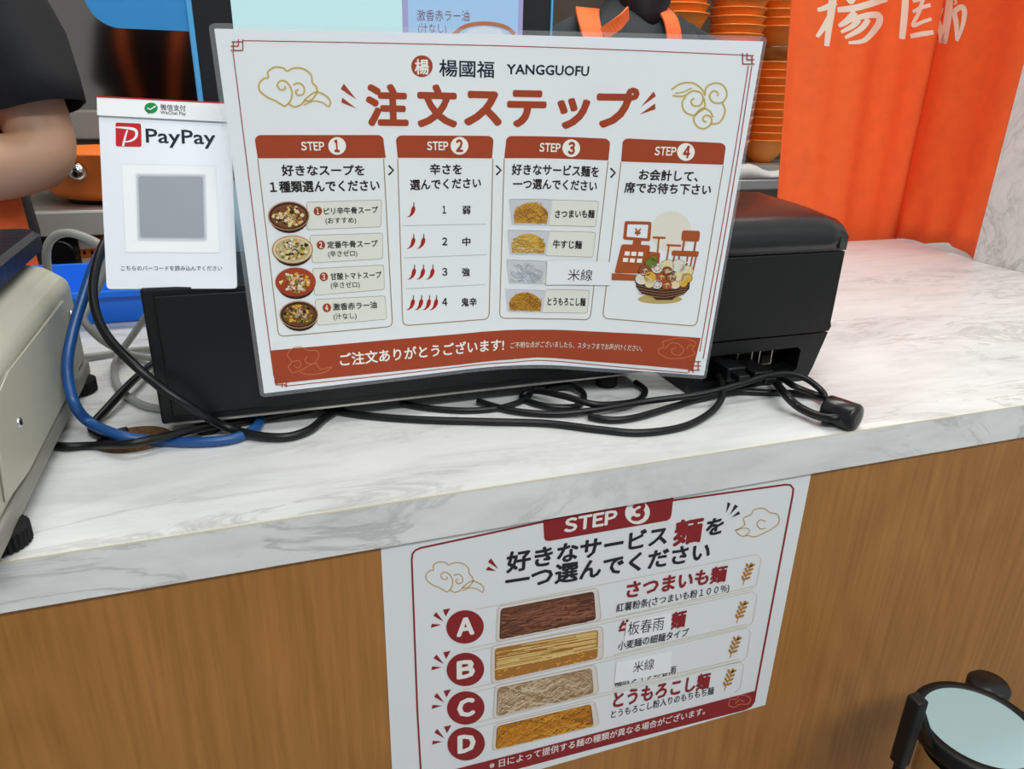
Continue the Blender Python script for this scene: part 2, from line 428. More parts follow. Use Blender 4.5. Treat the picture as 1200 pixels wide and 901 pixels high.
b.build('warning_label', ('label_white', 'label_orange', 'label_red', 'black_rubber'), cf_)
# ledge and polished wall sheet, turned a little
mx_, my_ = -.345, 2.10; nx, ny = .159, .987
pan = thing('steel_wall_sheet', 'polished stainless steel wall sheet with a ledge behind the bench', 'wall sheet', (mx_, my_, 0))
tx, ty = ny, -nx
def wp(s, d, z): return (mx_ + tx * s - nx * d, my_ + ty * s - ny * d, z)
b = MB(); b.prism([wp(-.9, 0, .175), wp(.55, 0, .175), wp(.55, -.02, .175), wp(-.9, -.02, .175)], (0, 0, 1.2)); b.build('mirror_sheet', 'steel_mirror', pan)
b = MB(); b.prism([wp(-.9, .05, .11), wp(.55, .05, .11), wp(.55, -.02, .11), wp(-.9, -.02, .11)], (0, 0, .065), .004); b.build('ledge', 'steel', pan)
b = MB(); b.prism([wp(-.9, .03, .0), wp(.55, .03, .0), wp(.55, -.02, .0), wp(-.9, -.02, .0)], (0, 0, .11)); b.build('splash_strip', 'stove_dark', pan)
# orange pot
pc = Vector((-.27, 1.855, 0))
pot = thing('cooking_pot', 'orange cooking pot with a black and chrome handle on the steel bench', 'pot', (pc.x, pc.y, 0))
b = MB(); b.lathe([(.085, .006), (.11, .012), (.128, .03), (.132, .098), (.136, .1), (.136, .104), (.130, .104), (.126, .03), (.10, .016), (0.001, .014)], pc, 40, cap=True); pb_ = b.build('pot_body', 'orange_pot', pot)
b = MB(); b.lathe([(.07, 0), (.09, .0), (.09, .008), (.07, .008)], pc, 32); b.build('foot_ring', 'black_plastic', pot)
h = PY(88, 200, 1.735)
b = MB(); b.cyl((h.x - .03, 1.775, h.z), (h.x, 1.735, h.z), .013, .016); b.mi = 1; b.ball((h.x + .006, 1.722, h.z), .019, 16); b.build('handle', ('black_plastic', 'chrome'), pot)

# table with the bowl stacks, cloth
tb = thing('steel_table', 'stainless steel table under the stacks of orange bowls', 'table', (1.3, 1.95, FLOOR))
b = MB(); b.box((.75, 1.80, -.008), (2.0, 2.3, .022), .005); b.build('table_top', 'steel', tb)
for x in (.8, 1.95):
    for y in (1.84, 2.26): b = MB(); b.cyl((x, y, FLOOR), (x, y, -.008), .018); b.build('leg', 'steel', tb)
b = MB(); b.box((.8, 1.84, -.5), (1.95, 2.26, -.48)); b.build('lower_shelf', 'steel', tb)
b = MB(); b.box((1.06, 1.845, .022), (1.60, 2.06, .0548), .003); tag(b.build('tray_stand', 'steel'), 'low steel stand on the table carrying the stacks of orange bowls', 'stand')
mat('cloth_white', '#D4D6D3', .8, bump=.2, bscale=300)
b = MB()
R = []
for i in range(15):
    u = i / 14; x = 1.20 + .36 * u; z0 = .012 + .010 * math.sin(u * 7) + .008 * math.sin(u * 15 + 1)
    R.append([(x, 1.805, .024), (x, 1.805 + .01, .036 + z0 * .7), (x, 1.83, .042 + z0), (x, 1.838, .044 + z0 * .6), (x, 1.84, .024)])
b.rings(R); tag(b.build('folded_cloth', 'cloth_white'), 'white folded cloth on the steel table before the orange bowls', 'cloth')
PITCH = .0212
bw = MB(); bw.lathe([(.03, 0), (.034, 0), (.036, .005), (.052, .02), (.066, .045), (.0745, .0615), (.0775, .063), (.0775, .0655), (.0735, .066), (.063, .046), (.048, .021), (.001, .008)], (0, 0, 0), 36)
bowl0 = bw.build('serving_bowl', 'orange_bowl')
ords = ['lowest', 'second', 'third', 'fourth', 'fifth', 'sixth', 'seventh', 'eighth', 'ninth', 'tenth', 'eleventh', 'twelfth', 'thirteenth', 'fourteenth', 'fifteenth', 'sixteenth', 'seventeenth', 'eighteenth', 'nineteenth', 'twentieth', 'twenty-first', 'twenty-second', 'twenty-third', 'twenty-fourth', 'twenty-fifth', 'twenty-sixth']
first = True
for key, x, y, z0, k0, k1, skip, where in (('a', 1.139, 1.92, .055, 15, 21, (), 'the stack behind the dark-shirted worker'), ('b', 1.317, 1.92, .055, 0, 21, (), 'the middle stack'), ('c', 1.492, 1.965, .055, 0, 22, (11, 12), 'the stack beside the orange curtain')):
    for k in range(k0, k1):
        if k in skip: continue
        o = bowl0 if first else bowl0.copy()
        if not first: COL.objects.link(o)
        first = False
        o.location = (x + random.uniform(-.003, .003), y + random.uniform(-.003, .003), z0 + PITCH * k + (.028 if key == 'c' and k > 12 else 0))
        o.rotation_euler = (0, 0, random.uniform(0, 6))
        lab = ('lowest orange bowl of %s' % where) if k == 0 else '%s orange bowl up from the table in %s' % (ords[k], where)
        if key == 'a':
            j = 20 - k; lab = ('topmost orange bowl in view of %s' % where) if j == 0 else '%s orange bowl down from the frame top in %s' % (ords[j], where)
        tag(o, lab, 'bowl', 'stacked orange serving bowls')
mat('steel_bowl', '#A9A7A5', .25, .8)
b = MB(); b.lathe([(.03, 0), (.05, .012), (.06, .03), (.064, .034), (.058, .034), (.04, .01), (.001, .006)], (1.492, 1.965, .055 + PITCH * 10 + .070), 32); tag(b.build('steel_bowl', 'steel_bowl'), 'grey steel bowl wedged in the orange stack beside the curtain', 'bowl')

# ------------------------------------------------------------------ orange curtain
mat('curtain_print', '#F3E4D2', .8)
cur = thing('curtain', 'orange hanging curtain with white brushed characters behind the worktop', 'curtain', (1.02, 1.1, 0))
ZT = 1.0
def cl(u, v):                                        # front panel, Y about 1.1
    z = -.06 + (ZT + .06) * v
    x0 = .901 - .105 * min(1, max(0, (z - 0.0) / 1.0)); x1 = 1.176
    return Vector((x0 + (x1 - x0) * u, 1.105 + .006 * math.sin(u * 9 + 1.2) * (1.0 - .3 * v) + .004 * math.sin(u * 23), z))
def cr(u, v):                                        # side panel, running toward the viewer
    z = .003 + (ZT - .003) * v
    bot = max(0, 1 - z / .10)
    x = 1.168 - .030 * u - .008 * math.sin(u * 8.0 + .4) - .006 * math.sin(u * 19) * bot
    y = 1.095 - .200 * u
    return Vector((x, y, z + .010 * bot * max(0, math.sin(u * 5.5 - 2.2))))
def cloth(fn, nm, nu=60, nv=30):
    me_b = bmesh.new(); g = [[me_b.verts.new(fn(i / nu, j / nv)) for i in range(nu + 1)] for j in range(nv + 1)]
    for j in range(nv):
        for i in range(nu):
            f = me_b.faces.new([g[j][i], g[j][i + 1], g[j + 1][i + 1], g[j + 1][i]]); f.smooth = True
    me = bpy.data.meshes.new(nm); me_b.to_mesh(me); me_b.free(); o = link(nm, me, cur, ['orange_cloth'])
    sm = o.modifiers.new('s', 'SOLIDIFY'); sm.thickness = .0012; sm.offset = 1 if nm == 'curtain_panel_' else -1
    return o
cloth(cl, 'curtain_panel'); cloth(cr, 'curtain_panel')
b = MB(); b.tube([(1.176, 1.098, ZT), (1.1745, 1.094, .5), (1.172, 1.090, .2), (1.171, 1.088, -.0)], .0035, 8); b.build('seam', 'orange_cloth', cur)
b = MB(); b.cyl((.75, 1.108, ZT + .01), (1.25, 1.108, ZT + .01), .012); b.cyl((1.19, 1.108, ZT + .01), (1.14, .88, ZT + .01), .012); b.build('rail', 'chrome', cur)
z = zz(920, 0, 4.286)
S = Sheet(cl, [i / 30 for i in range(1, 30)]); S.part('a')
def br(S, pts, w0, w1, n=6, wm=None):
    pts = [z(*p) for p in pts]; wm = wm if wm is not None else max(w0, w1)
    S.line(pts, lambda t: (w0 * (1 - t) ** 2 + 2 * wm * t * (1 - t) + w1 * t * t) / 3.5, 'curtain_print', 4, n)
br(S, [(162, 50), (205, 38), (255, 10)], 14, 26)
br(S, [(243, -60), (236, 20), (222, 120), (208, 232)], 34, 20, wm=34)
br(S, [(232, 70), (205, 120), (160, 186)], 26, 14, wm=30)
br(S, [(300, -30), (330, 12), (352, -20)], 16, 18)
br(S, [(262, 50), (350, 40), (430, 18), (510, -8)], 22, 26, wm=32)
br(S, [(352, 60), (310, 105), (268, 132)], 26, 14, wm=34)
br(S, [(300, 112), (390, 82), (462, 76), (472, 110), (440, 160), (392, 205), (318, 215)], 16, 10, wm=44)
br(S, [(372, 98), (340, 130), (280, 162)], 22, 12, wm=28)
br(S, [(418, 96), (380, 145), (300, 190)], 22, 12, wm=30)
br(S, [(606, -40), (598, 80), (586, 196)], 26, 24, wm=32)
br(S, [(640, 5), (690, -5), (740, -20)], 16, 16)
br(S, [(640, 60), (680, 40), (730, 25)], 14, 16)
br(S, [(690, 0), (672, 60), (640, 128), (690, 110), (735, 95)], 16, 14)
br(S, [(628, 182), (680, 172), (745, 162)], 18, 18, wm=24)
S.build('lettering', S.parts['a'], cur)
S = Sheet(cr, [i / 30 for i in range(1, 30)]); S.part('a')
br(S, [(726, -30), (752, 70), (786, 160), (795, 215)], 20, 30, wm=30)
br(S, [(830, -40), (820, 80), (797, 218)], 26, 26, wm=36)
br(S, [(790, 40), (770, 100), (742, 150)], 14, 10)
br(S, [(850, 58), (862, 130), (862, 205)], 20, 8, wm=26)
br(S, [(848, 60), (885, 35), (902, 60), (892, 130), (866, 208)], 20, 8, wm=30)
br(S, [(852, 0), (862, 10), (850, 22)], 8, 8)
S.build('lettering', S.parts['a'], cur)

# ------------------------------------------------------------------ people
def skin_mesh(name, joints, edges, root, mats, parent, sub=2, extra=None):
    me = bpy.data.meshes.new('tmp'); ks = list(joints); ix = {k: i for i, k in enumerate(ks)}
    me.from_pydata([joints[k][0] for k in ks], [(ix[a], ix[b_]) for a, b_ in edges], [])
    o = bpy.data.objects.new('tmp', me); COL.objects.link(o)
    o.modifiers.new('k', 'SKIN').use_smooth_shade = True
    for i, k in enumerate(ks):
        r = joints[k][1]; me.skin_vertices[0].data[i].radius = r if isinstance(r, tuple) else (r, r)
        me.skin_vertices[0].data[i].use_root = (k == root)
    s = o.modifiers.new('s', 'SUBSURF'); s.levels = sub; s.render_levels = sub
    bpy.context.view_layer.update()
    m2 = bpy.data.meshes.new_from_object(o.evaluated_get(bpy.context.evaluated_depsgraph_get()))
    bpy.data.objects.remove(o)
    if extra:
        bm = bmesh.new(); bm.from_mesh(m2); bm.faces.ensure_lookup_table(); extra(bm); bm.to_mesh(m2); bm.free()
    m2.name = name; m2.materials.clear()
    for p in m2.polygons: p.use_smooth = True
    return link(name, m2, parent, mats)
def hand(J, E, key, wrist, d, nrm, side):
    """palm and five bent fingers grown from a wrist; d = direction of the fingers, nrm = back of the hand"""
    d = Vector(d).normalized(); nrm = Vector(nrm).normalized(); s = d.cross(nrm) * side; w = Vector(wrist)
    J[key + 'p'] = (w + d * .045, (.032, .018)); E.append((key, key + 'p'))
    for i, (off, ln) in enumerate(((-.030, .070), (-.010, .082), (.010, .077), (.028, .060))):
        a = w + d * .085 + s * off; b1 = a + d * ln * .45 - nrm * .006; c = b1 + d * ln * .3 - nrm * .02; e = c + d * ln * .1 - nrm * .022
        for j, (p, r) in enumerate(((a, .0095), (b1, .0088), (c, .0082), (e, .0072))):
            J['%sf%d%d' % (key, i, j)] = (p, r); E.append((key + 'p' if j == 0 else '%sf%d%d' % (key, i, j - 1), '%sf%d%d' % (key, i, j)))
    a = w + d * .035 - s * .034; b1 = a + d * .028 - s * .022 - nrm * .01; c = b1 + d * .03 - s * .004 - nrm * .01
    for j, (p, r) in enumerate(((a, .012), (b1, .0105), (c, .009))):
        J['%st%d' % (key, j)] = (p, r); E.append((key + 'p' if j == 0 else '%st%d' % (key, j - 1), '%st%d' % (key, j)))
def face(bm, c, f, s):
    """eyes, nose, mouth and ears on a head centred at c, facing f (unit), s = to its side"""
    up = Vector((0, 0, 1))
    def blob(p, r, sc):
        M = Matrix.Translation(p) @ Matrix((s, f, up)).transposed().to_4x4() @ Matrix.Diagonal((r * sc[0], r * sc[1], r * sc[2], 1))
        bmesh.ops.create_uvsphere(bm, u_segments=12, v_segments=8, radius=1, matrix=M)
    blob(c + f * .088 - up * .015, .016, (.9, 1.1, 1.5))
    for q in (-1, 1):
        blob(c + f * .079 + s * q * .033 + up * .012, .013, (1.1, .6, .6)); blob(c + s * q * .078 - up * .005, .03, (.3, .6, 1))
    blob(c + f * .080 - up * .055, .02, (1.2, .5, .35))
def person(root, chest, fdir, arms, handdir, head_drop=0.0):
    """one continuous body standing on the floor; arms = [(shoulder, elbow, wrist)] world points"""
    f = Vector(fdir).normalized(); s = Vector((f.y, -f.x, 0)); c = Vector(chest); J = {}; E = []
    pel = Vector((c.x, c.y, .03))
    J['pel'] = (pel, (.135, .10)); J['waist'] = (pel + Vector((0, 0, .14)), (.125, .09)); J['chest'] = (c, (.145, .105)); J['up'] = (c + Vector((0, 0, .095)), (.10, .068))
    J['neck'] = (c + Vector((0, 0, .185)) + f * .008, .055); hd = c + Vector((0, 0, .31 - head_drop)) + f * (.03 + head_drop * .6)
    J['chin'] = (c + Vector((0, 0, .235 - head_drop * .4)) + f * .03, .062); J['head'] = (hd, (.078, .092)); J['crown'] = (hd + Vector((0, 0, .075)), .062)
    E += [('pel', 'waist'), ('waist', 'chest'), ('chest', 'up'), ('up', 'neck'), ('neck', 'chin'), ('chin', 'head'), ('head', 'crown')]
    for i, (sh, el, wr) in enumerate(arms):
        k = 'a%d' % i
        sh, el, wr = Vector(sh), Vector(el), Vector(wr)
        J[k + 's'] = (sh, .050); J[k + 'u'] = ((sh + el) / 2, .047); J[k + 'e'] = (el, .047); J[k + 'f'] = (el * .65 + wr * .35, .046); J[k] = (wr, (.030, .024))
        E += [('up', k + 's'), (k + 's', k + 'u'), (k + 'u', k + 'e'), (k + 'e', k + 'f'), (k + 'f', k)]
        hand(J, E, k, wr, handdir[i][0], handdir[i][1], handdir[i][2])
    for q in (-1, 1):
        k = 'l%d' % q; hip = pel + s * q * .09 + Vector((0, 0, -.06))
        for nm, p, r in ((k + 'h', hip, .085), (k + 'k', Vector((hip.x, hip.y, -.46)) + f * .015, .055), (k + 'c', Vector((hip.x, hip.y, -.62)), .054), (k + 'a', Vector((hip.x, hip.y, -.87)) - f * .015, .038), (k + 't', Vector((hip.x, hip.y, -.915)) + f * .13, (.034, .026))):
            J[nm] = (p, r)
        E += [('pel', k + 'h'), (k + 'h', k + 'k'), (k + 'k', k + 'c'), (k + 'c', k + 'a'), (k + 'a', k + 't')]
    return J, E, hd, f, s, pel
def trunk_rings(c, f, s, levels, n=28):
    R = []
    for zc, rx, ry, sh in levels:
        R.append([Vector((c.x, c.y, zc)) + f * sh + s * rx * math.copysign(abs(math.cos(t)) ** .8, math.cos(t)) + f * ry * math.copysign(abs(math.sin(t)) ** .8, math.sin(t)) for t in [2 * math.pi * k / n for k in range(n)]])
    return R
def sleeve(b, path, n=24, fold=.004):
    P = [(Vector(p), r) for p, r in path]; R = []; prev = None
    for i, (p, r) in enumerate(P):
        t = (P[min(i + 1, len(P) - 1)][0] - P[max(i - 1, 0)][0]).normalized()
        if prev is None: prev = t.orthogonal().normalized()
        prev = (prev - t * prev.dot(t)).normalized(); bb = t.cross(prev)
        R.append([p + (prev * math.cos(a) + bb * math.sin(a)) * (r + fold * math.sin(3 * a + i * 1.3) + fold * .6 * math.sin(5 * a - i)) for a in [2 * math.pi * k / n for k in range(n)]])
    p = P[-1][0]; R.append([p + (q - p) * .95 for q in R[-1]]); R.append([P[-2][0] + (q - P[-2][0]) * .93 for q in R[-3]])
    b.rings(R, cap=False)
def shoes(J, f, parent):
    for q in (-1, 1):
        a = J['l%da' % q][0]; b = MB(); R = []
        for t, w, h in ((-.07, .030, .05), (-.05, .042, .085), (0, .044, .09), (.06, .046, .07), (.12, .048, .055), (.17, .042, .045), (.20, .02, .03)):
            o_ = Vector((a.x, a.y, FLOOR)) + f * t; sd = Vector((f.y, -f.x, 0))
            R.append([o_ + sd * w * math.cos(k * math.pi / 6) + Vector((0, 0, h * max(0, math.sin(k * math.pi / 6)))) for k in range(7)] + [o_ - sd * w * .6, o_ + sd * w * .6])
        b.rings(R); b.build('shoe', 'shoe', parent)
def trousers(J, pel, f, s, parent):
    b = MB(); b.rings(trunk_rings(pel, f, s, [(pel.z + .10, .168, .128, 0), (pel.z, .175, .135, 0), (pel.z - .12, .165, .13, 0)]))
    for q in (-1, 1):
        k = 'l%d' % q
        sleeve(b, [(J[k + 'h'][0] + Vector((0, 0, .03)), .098), (J[k + 'k'][0], .072), (J[k + 'c'][0], .070), (J[k + 'a'][0] + Vector((0, 0, .02)), .056)])
    b.build('trousers', 'trousers', parent)
def strap(b, pts, w, side, th=.004):
    P = spline(pts, 6); R = []; sd = Vector(side)
    for i, p in enumerate(P):
        t = (P[min(i + 1, len(P) - 1)] - P[max(i - 1, 0)]).normalized(); x = (sd - t * sd.dot(t)).normalized(); nn = t.cross(x)
        R.append([p - x * w / 2 - nn * th / 2, p + x * w / 2 - nn * th / 2, p + x * w / 2 + nn * th / 2, p - x * w / 2 + nn * th / 2])
    b.rings(R, smooth=False)

# worker on the left, facing the customer, forearms folded; only sleeve, elbow and forearm show
w1 = thing('person', 'worker in a black short-sleeved shirt and orange apron, bare forearm folded, beside the scale', 'person', (-.47, 1.26, FLOOR))
J, E, hd, f, s, pel = person(w1, (-.47, 1.26, .29), (0, -1, 0),
    [((-.305, 1.25, .385), (-.243, 1.195, .138), (-.46, 1.06, .135)), ((-.635, 1.25, .385), (-.70, 1.19, .135), (-.50, 1.05, .165))],
    [((-1, -.1, .05), (0, -1, .3), 1), ((1, -.1, .02), (0, -1, .3), -1)])
for k in ('a0e',): J[k] = (J[k][0], .052)
J['a0f'] = (J['a0f'][0], .050)
skin_mesh('body', J, E, 'pel', ['skin'], w1, 2, lambda bm: face(bm, hd, f, s))
b = MB(); b.rings(trunk_rings(pel, f, s, [(-.02, .170, .132, 0), (.10, .165, .125, 0), (.22, .172, .128, 0), (.32, .178, .125, 0), (.39, .168, .11, 0), (.43, .125, .085, 0), (.46, .072, .066, 0)]), cap=False)
sleeve(b, [((-.345, 1.255, .43), .045), ((-.318, 1.25, .39), .072), ((-.295, 1.235, .335), .070), ((-.272, 1.22, .285), .066), ((-.256, 1.205, .235), .063), ((-.250, 1.20, .205), .064)], fold=.005)
sleeve(b, [((-.595, 1.255, .43), .045), ((-.622, 1.25, .39), .072), ((-.645, 1.235, .335), .070), ((-.685, 1.205, .22), .064)], fold=.005)
b.build('shirt', 'shirt_black', w1)
trousers(J, pel, f, s, w1); shoes(J, f, w1)
b = MB(); R = []
for i in range(13):
    a = -1.25 + 2.5 * i / 12; x = pel.x + .182 * math.sin(a); y = pel.y - .145 * math.cos(a)
    R.append([(x, y, .26 - .10 * abs(math.sin(a)) ** 2), (x * 1.0 + .03 * math.sin(a), y - .006, -.50), (x + .034 * math.sin(a), y - .010, -.50), (x, y - .004, .26 - .10 * abs(math.sin(a)) ** 2)])
b.rings(R)
for q in (-1, 1):
    strap(b, [(pel.x + q * .085, pel.y - .142, .24), (pel.x + q * .088, pel.y - .125, .36), (pel.x + q * .09, pel.y - .03, .448), (pel.x + q * .09, pel.y + .06, .43), (pel.x + q * .085, pel.y + .125, .34), (pel.x + q * .06, pel.y + .136, .20), (pel.x + q *   .05, pel.y + .135, .10)], .034, (1, 0, 0))
strap(b, [(pel.x - .17, pel.y + .05, .10), (pel.x - .09, pel.y + .132, .10), (pel.x + .09, pel.y + .132, .10), (pel.x + .17, pel.y + .05, .10)], .04, (0, 0, 1))
b.build('apron', 'orange_apron', w1)
b = MB(); b.ball(hd + Vector((0, .022, .035)), .1, 20, (.92, 1.0, .98)); b.build('hair', 'hair', w1)

# worker in the middle, seen from behind over the sign
w2 = thing('person', 'worker in a dark grey shirt with orange apron straps, back turned, before the bowl stacks', 'person', (.84, 1.6, FLOOR))
J, E, hd, f, s, pel = person(w2, (.84, 1.6, .235), (0, 1, 0),
    [((.99, 1.6, .32), (1.03, 1.62, .07), (.93, 1.72, .06)), ((.69, 1.6, .32), (.65, 1.62, .07), (.75, 1.72, .06))],
    [((-.8, .3, -.1), (0, 0, 1), 1), ((.8, .3, -.1), (0, 0, 1), -1)], .03)
skin_mesh('body', J, E, 'pel', ['skin'], w2, 2, lambda bm: face(bm, hd, f, s))
b = MB(); b.rings(trunk_rings(pel, f, s, [(-.02, .165, .128, 0), (.10, .16, .122, 0), (.20, .17, .125, 0), (.27, .175, .122, 0), (.33, .165, .108, 0), (.37, .135, .092, 0), (.40, .085, .075, 0), (.425, .062, .062, .01), (.45, .056, .058, .015)]), cap=False)
for q in (-1, 1):
    sleeve(b, [((.84 + q * .06, 1.6, .345), .03), ((.84 + q * .11, 1.6, .352), .05), ((.84 + q * .145, 1.6, .325), .068), ((.84 + q * .168, 1.615, .25), .066), ((.84 + q * .182, 1.635, .16), .064), ((.84 + q * .188, 1.65, .11), .064)], fold=.006)
b.build('shirt', 'shirt_grey', w2)
trousers(J, pel, f, s, w2); shoes(J, f, w2)
b = MB()
strap(b, [(0.880, 1.47, .10), (0.877, 1.468, .20), (0.873, 1.468, .29), (0.870, 1.49, .37), (0.867, 1.53, .405), (0.863, 1.60, .425), (0.855, 1.68, .39), (0.850, 1.72, .30), (0.845, 1.735, .2)], .034, (1, 0, 0))
strap(b, [(0.720, 1.47, .10), (0.710, 1.468, .20), (0.700, 1.468, .29), (0.690, 1.49, .345), (0.700, 1.54, .385), (0.725, 1.60, .405), (0.765, 1.68, .39), (0.785, 1.72, .30), (0.795, 1.735, .2)], .05, (1, .2, 0))
strap(b, [(0.703, 1.47, .350), (0.735, 1.465, .372), (0.765, 1.49, .392)], .024, (0, 0, 1))
R = []
for i in range(13):
    a = -1.2 + 2.4 * i / 12; x = pel.x + .178 * math.sin(a); y = pel.y + .142 * math.cos(a)
    R.append([(x, y, .22), (x + .03 * math.sin(a), y + .006, -.5), (x + .03 * math.sin(a), y + .01, -.5), (x, y + .004, .22)])
b.rings(R)
b.build('apron', 'orange_apron', w2)
b = MB(); b.ball(hd + Vector((0, -.02, .03)), .1, 20, (.95, 1.0, 1.0)); b.rings([[Vector(((.835) + .062 * k_ * math.cos(t), 1.575 - .02 + .045 * math.sin(t), zc)) for t in [2 * math.pi * k / 16 for k in range(16)]] for zc, k_ in ((.56, 1.1), (.5, 1.12), (.44, 1.0), (.40, .8), (.375, .5))]); b.build('hair', 'hair', w2)

# ------------------------------------------------------------------ blue tray
ty = thing('storage_tray', 'bright blue plastic storage tray behind the scale cables', 'tray', (-.16, .94, 0))
def trayring(x0, x1, y0, y1, z, r=.015): return [(x, y, z) for x, y in rrect(x0, y0, x1, y1, r, 4)]
b = MB(); X0, X1, Y0, Y1 = -.36, .02, .862, 1.01
b.rings([trayring(X0 + .014, X1 - .014, Y0 + .010, Y1 - .010, .001), trayring(X0 + .004, X1 - .004, Y0 + .004, Y1 - .004, .031), trayring(X0 - .003, X1 + .003, Y0 - .003, Y1 + .003, .032), trayring(X0 - .003, X1 + .003, Y0 - .003, Y1 + .003, .0375),
         trayring(X0 + .006, X1 - .006, Y0 + .006, Y1 - .006, .0375), trayring(X0 + .016, X1 - .016, Y0 + .013, Y1 - .013, .004)], smooth=False)
b.build('tray_body', 'blue_tray', ty)

# ------------------------------------------------------------------ weighing scale
sc = thing('weighing_scale', 'beige weighing scale with a glossy dark blue platter on black knob feet', 'scale', (-.28, .55, 0))
prof = [(-.400, .022), (-.143, .022), (-.1435, .094), (-.160, .106), (-.185, .110), (-.36, .110), (-.383, .106), (-.400, .094)]
b = MB(); y0, y1 = .385, .685
b.prism([(x, y0, z_) for x, z_ in prof], (0, y1 - y0, 0), .006, 3)
b.build('housing', 'beige_plastic', sc)
b = MB(); b.box((-.3985, y0 + .001, .010), (-.1418, y1 + .001, .0235), .002); b.build('base_plate', 'grey_base', sc)
b = MB()                                             # raised side panel
pp = [(.425, .030), (.470, .026), (.640, .026), (.640, .088), (.478, .088), (.440, .082)]
b.prism([(-.1432, a, c_) for a, c_ in pp], (.0022, 0, 0), .0012, 2); sp_ = b.build('side_panel', 'beige_plastic', sc)
for a, c_ in ((.4735, .057), (.655, .072)):
    b = MB(); b.cyl((-.142, a, c_), (-.1398, a, c_), .0034, .0030, 16); b.mi = 1; b.cyl((-.1399, a, c_), (-.1394, a, c_), .0016, .0016, 8); b.build('screw', ('chrome', 'black_rubber'), sp_)
b = MB(); b.box((-.345, .46, .108), (-.20, .66, .113)); b.build('platter_support', 'black_plastic', sc)
b = MB(); pr = rrect(-.41, .36, -.163, .722, .018, 5)
b.rings([[(x, y, .1125) for x, y in rrect(-.406, .364, -.167, .718, .016, 5)], [(x, y, .115) for x, y in pr], [(x, y, .127) for x, y in pr], [(x, y, .1305) for x, y in rrect(-.406, .364, -.167, .718, .016, 5)]], smooth=False)
b.build('platter', 'platter', sc)
for x in (-.152, -.385):
    for y in (.432, .668):
        b = MB(); n = 90
        b.rings([[Vector((x + (r + (.0005 if k % 3 < 2 else -.0006) * kn) * math.cos(2 * math.pi * k / n), y + (r + (.0005 if k % 3 < 2 else -.0006) * kn) * math.sin(2 * math.pi * k / n), z_)) for k in range(n)] for r, z_, kn in ((.0135, 0, 0), (.0158, .0012, 1), (.0158, .011, 1), (.0125, .0125, 0))], smooth=False)
        b.build('foot', 'black_rubber', sc)

# ------------------------------------------------------------------ cash drawer
dr = thing('cash_drawer', 'wide low black cash drawer behind the instruction sign', 'cash drawer', (.12, .6, 0))
DX0, DX1, DY0, DY1, DZ0, DZ1 = -.0745, .322, .547, .66, .0135, .1155
b = MB(); b.box((DX0, DY0, DZ0), (DX1, DY1, DZ1), .0018); b.build('body', 'black_plastic', dr)
b = MB(); b.box((DX0 + .008, DY0 - .0022, DZ0 + .006), (DX1 - .006, DY0 + .001, DZ1 - .005), .0012); b.build('front_plate', 'black_plastic', dr)
b = MB(); b.box((DX0 + .004, DY0 - .0012, DZ0 - .0006), (DX1, DY0 + .003, DZ0 + .0010)); b.build('base_rail', 'steel', dr)
for x in (DX0 + .03, .292):
    for y in (DY0 + .011, DY1 - .02):
        b = MB(); b.lathe([(.0085, 0), (.0095, .001), (.0095, .010), (.0075, .0136)], (x, y, 0), 24); b.build('foot', 'black_rubber', dr)

# ------------------------------------------------------------------ receipt printer
pr_ = thing('receipt_printer', 'boxy black receipt printer with cables plugged in its back, right of the sign', 'printer', (.42, .56, 0))
PX0, PX1, PYF, PYB = .352, .4985, .517, .645
poly = [(PX0, .004), (.4795, .004), (.4835, .010), (.4955, .046), (.4985, .052), (.494, .0545), (.496, .062), (.4975, .118), (PX0, .118)]
b = MB()
mid = [(PX0, .047), (.4958, .047), (.4985, .052), (.4945, .056), (.496, .064), (.4975, .1215), (PX0, .1215)]
b.prism([(x, PYF, z_) for x, z_ in mid], (0, PYB - PYF, 0), .0012); b.build('middle_casing', 'black_plastic', pr_)
# lower casing with the socket recess in its rear face
b = MB()
lo = [(PX0, .0), (.474, .0), (.481, .004), (.4845, .012), (.495, .0462), (PX0, .0462)]
rec = [(.366, .010), (.463, .010), (.4665, .0135), (.4675, .031), (.464, .0345), (.366, .0345)]
def holeface(y, cut):
    vo = [b.bm.verts.new((x, y, z_)) for x, z_ in lo]
    if cut:
        vi = [b.bm.verts.new((x, y, z_)) for x, z_ in rec]
        ed = [b.bm.edges.new((L[i], L[(i + 1) % len(L)])) for L in (vo, vi) for i in range(len(L))]
        bmesh.ops.triangle_fill(b.bm, use_beauty=True, edges=ed)
        vk = [b.bm.verts.new((x, y + .028, z_)) for x, z_ in rec]
        for i in range(6): b._f([vi[i], vi[(i + 1) % 6], vk[(i + 1) % 6], vk[i]])
        b._f(vk)
    else: b._f(vo)
    return vo
f0 = holeface(PYF, True); f1 = holeface(PYB, False)
for i in range(len(lo)): b._f([f0[i], f0[(i + 1) % len(lo)], f1[(i + 1) % len(lo)], f1[i]])
lc_ = b.build('lower_casing', 'black_plastic', pr_)
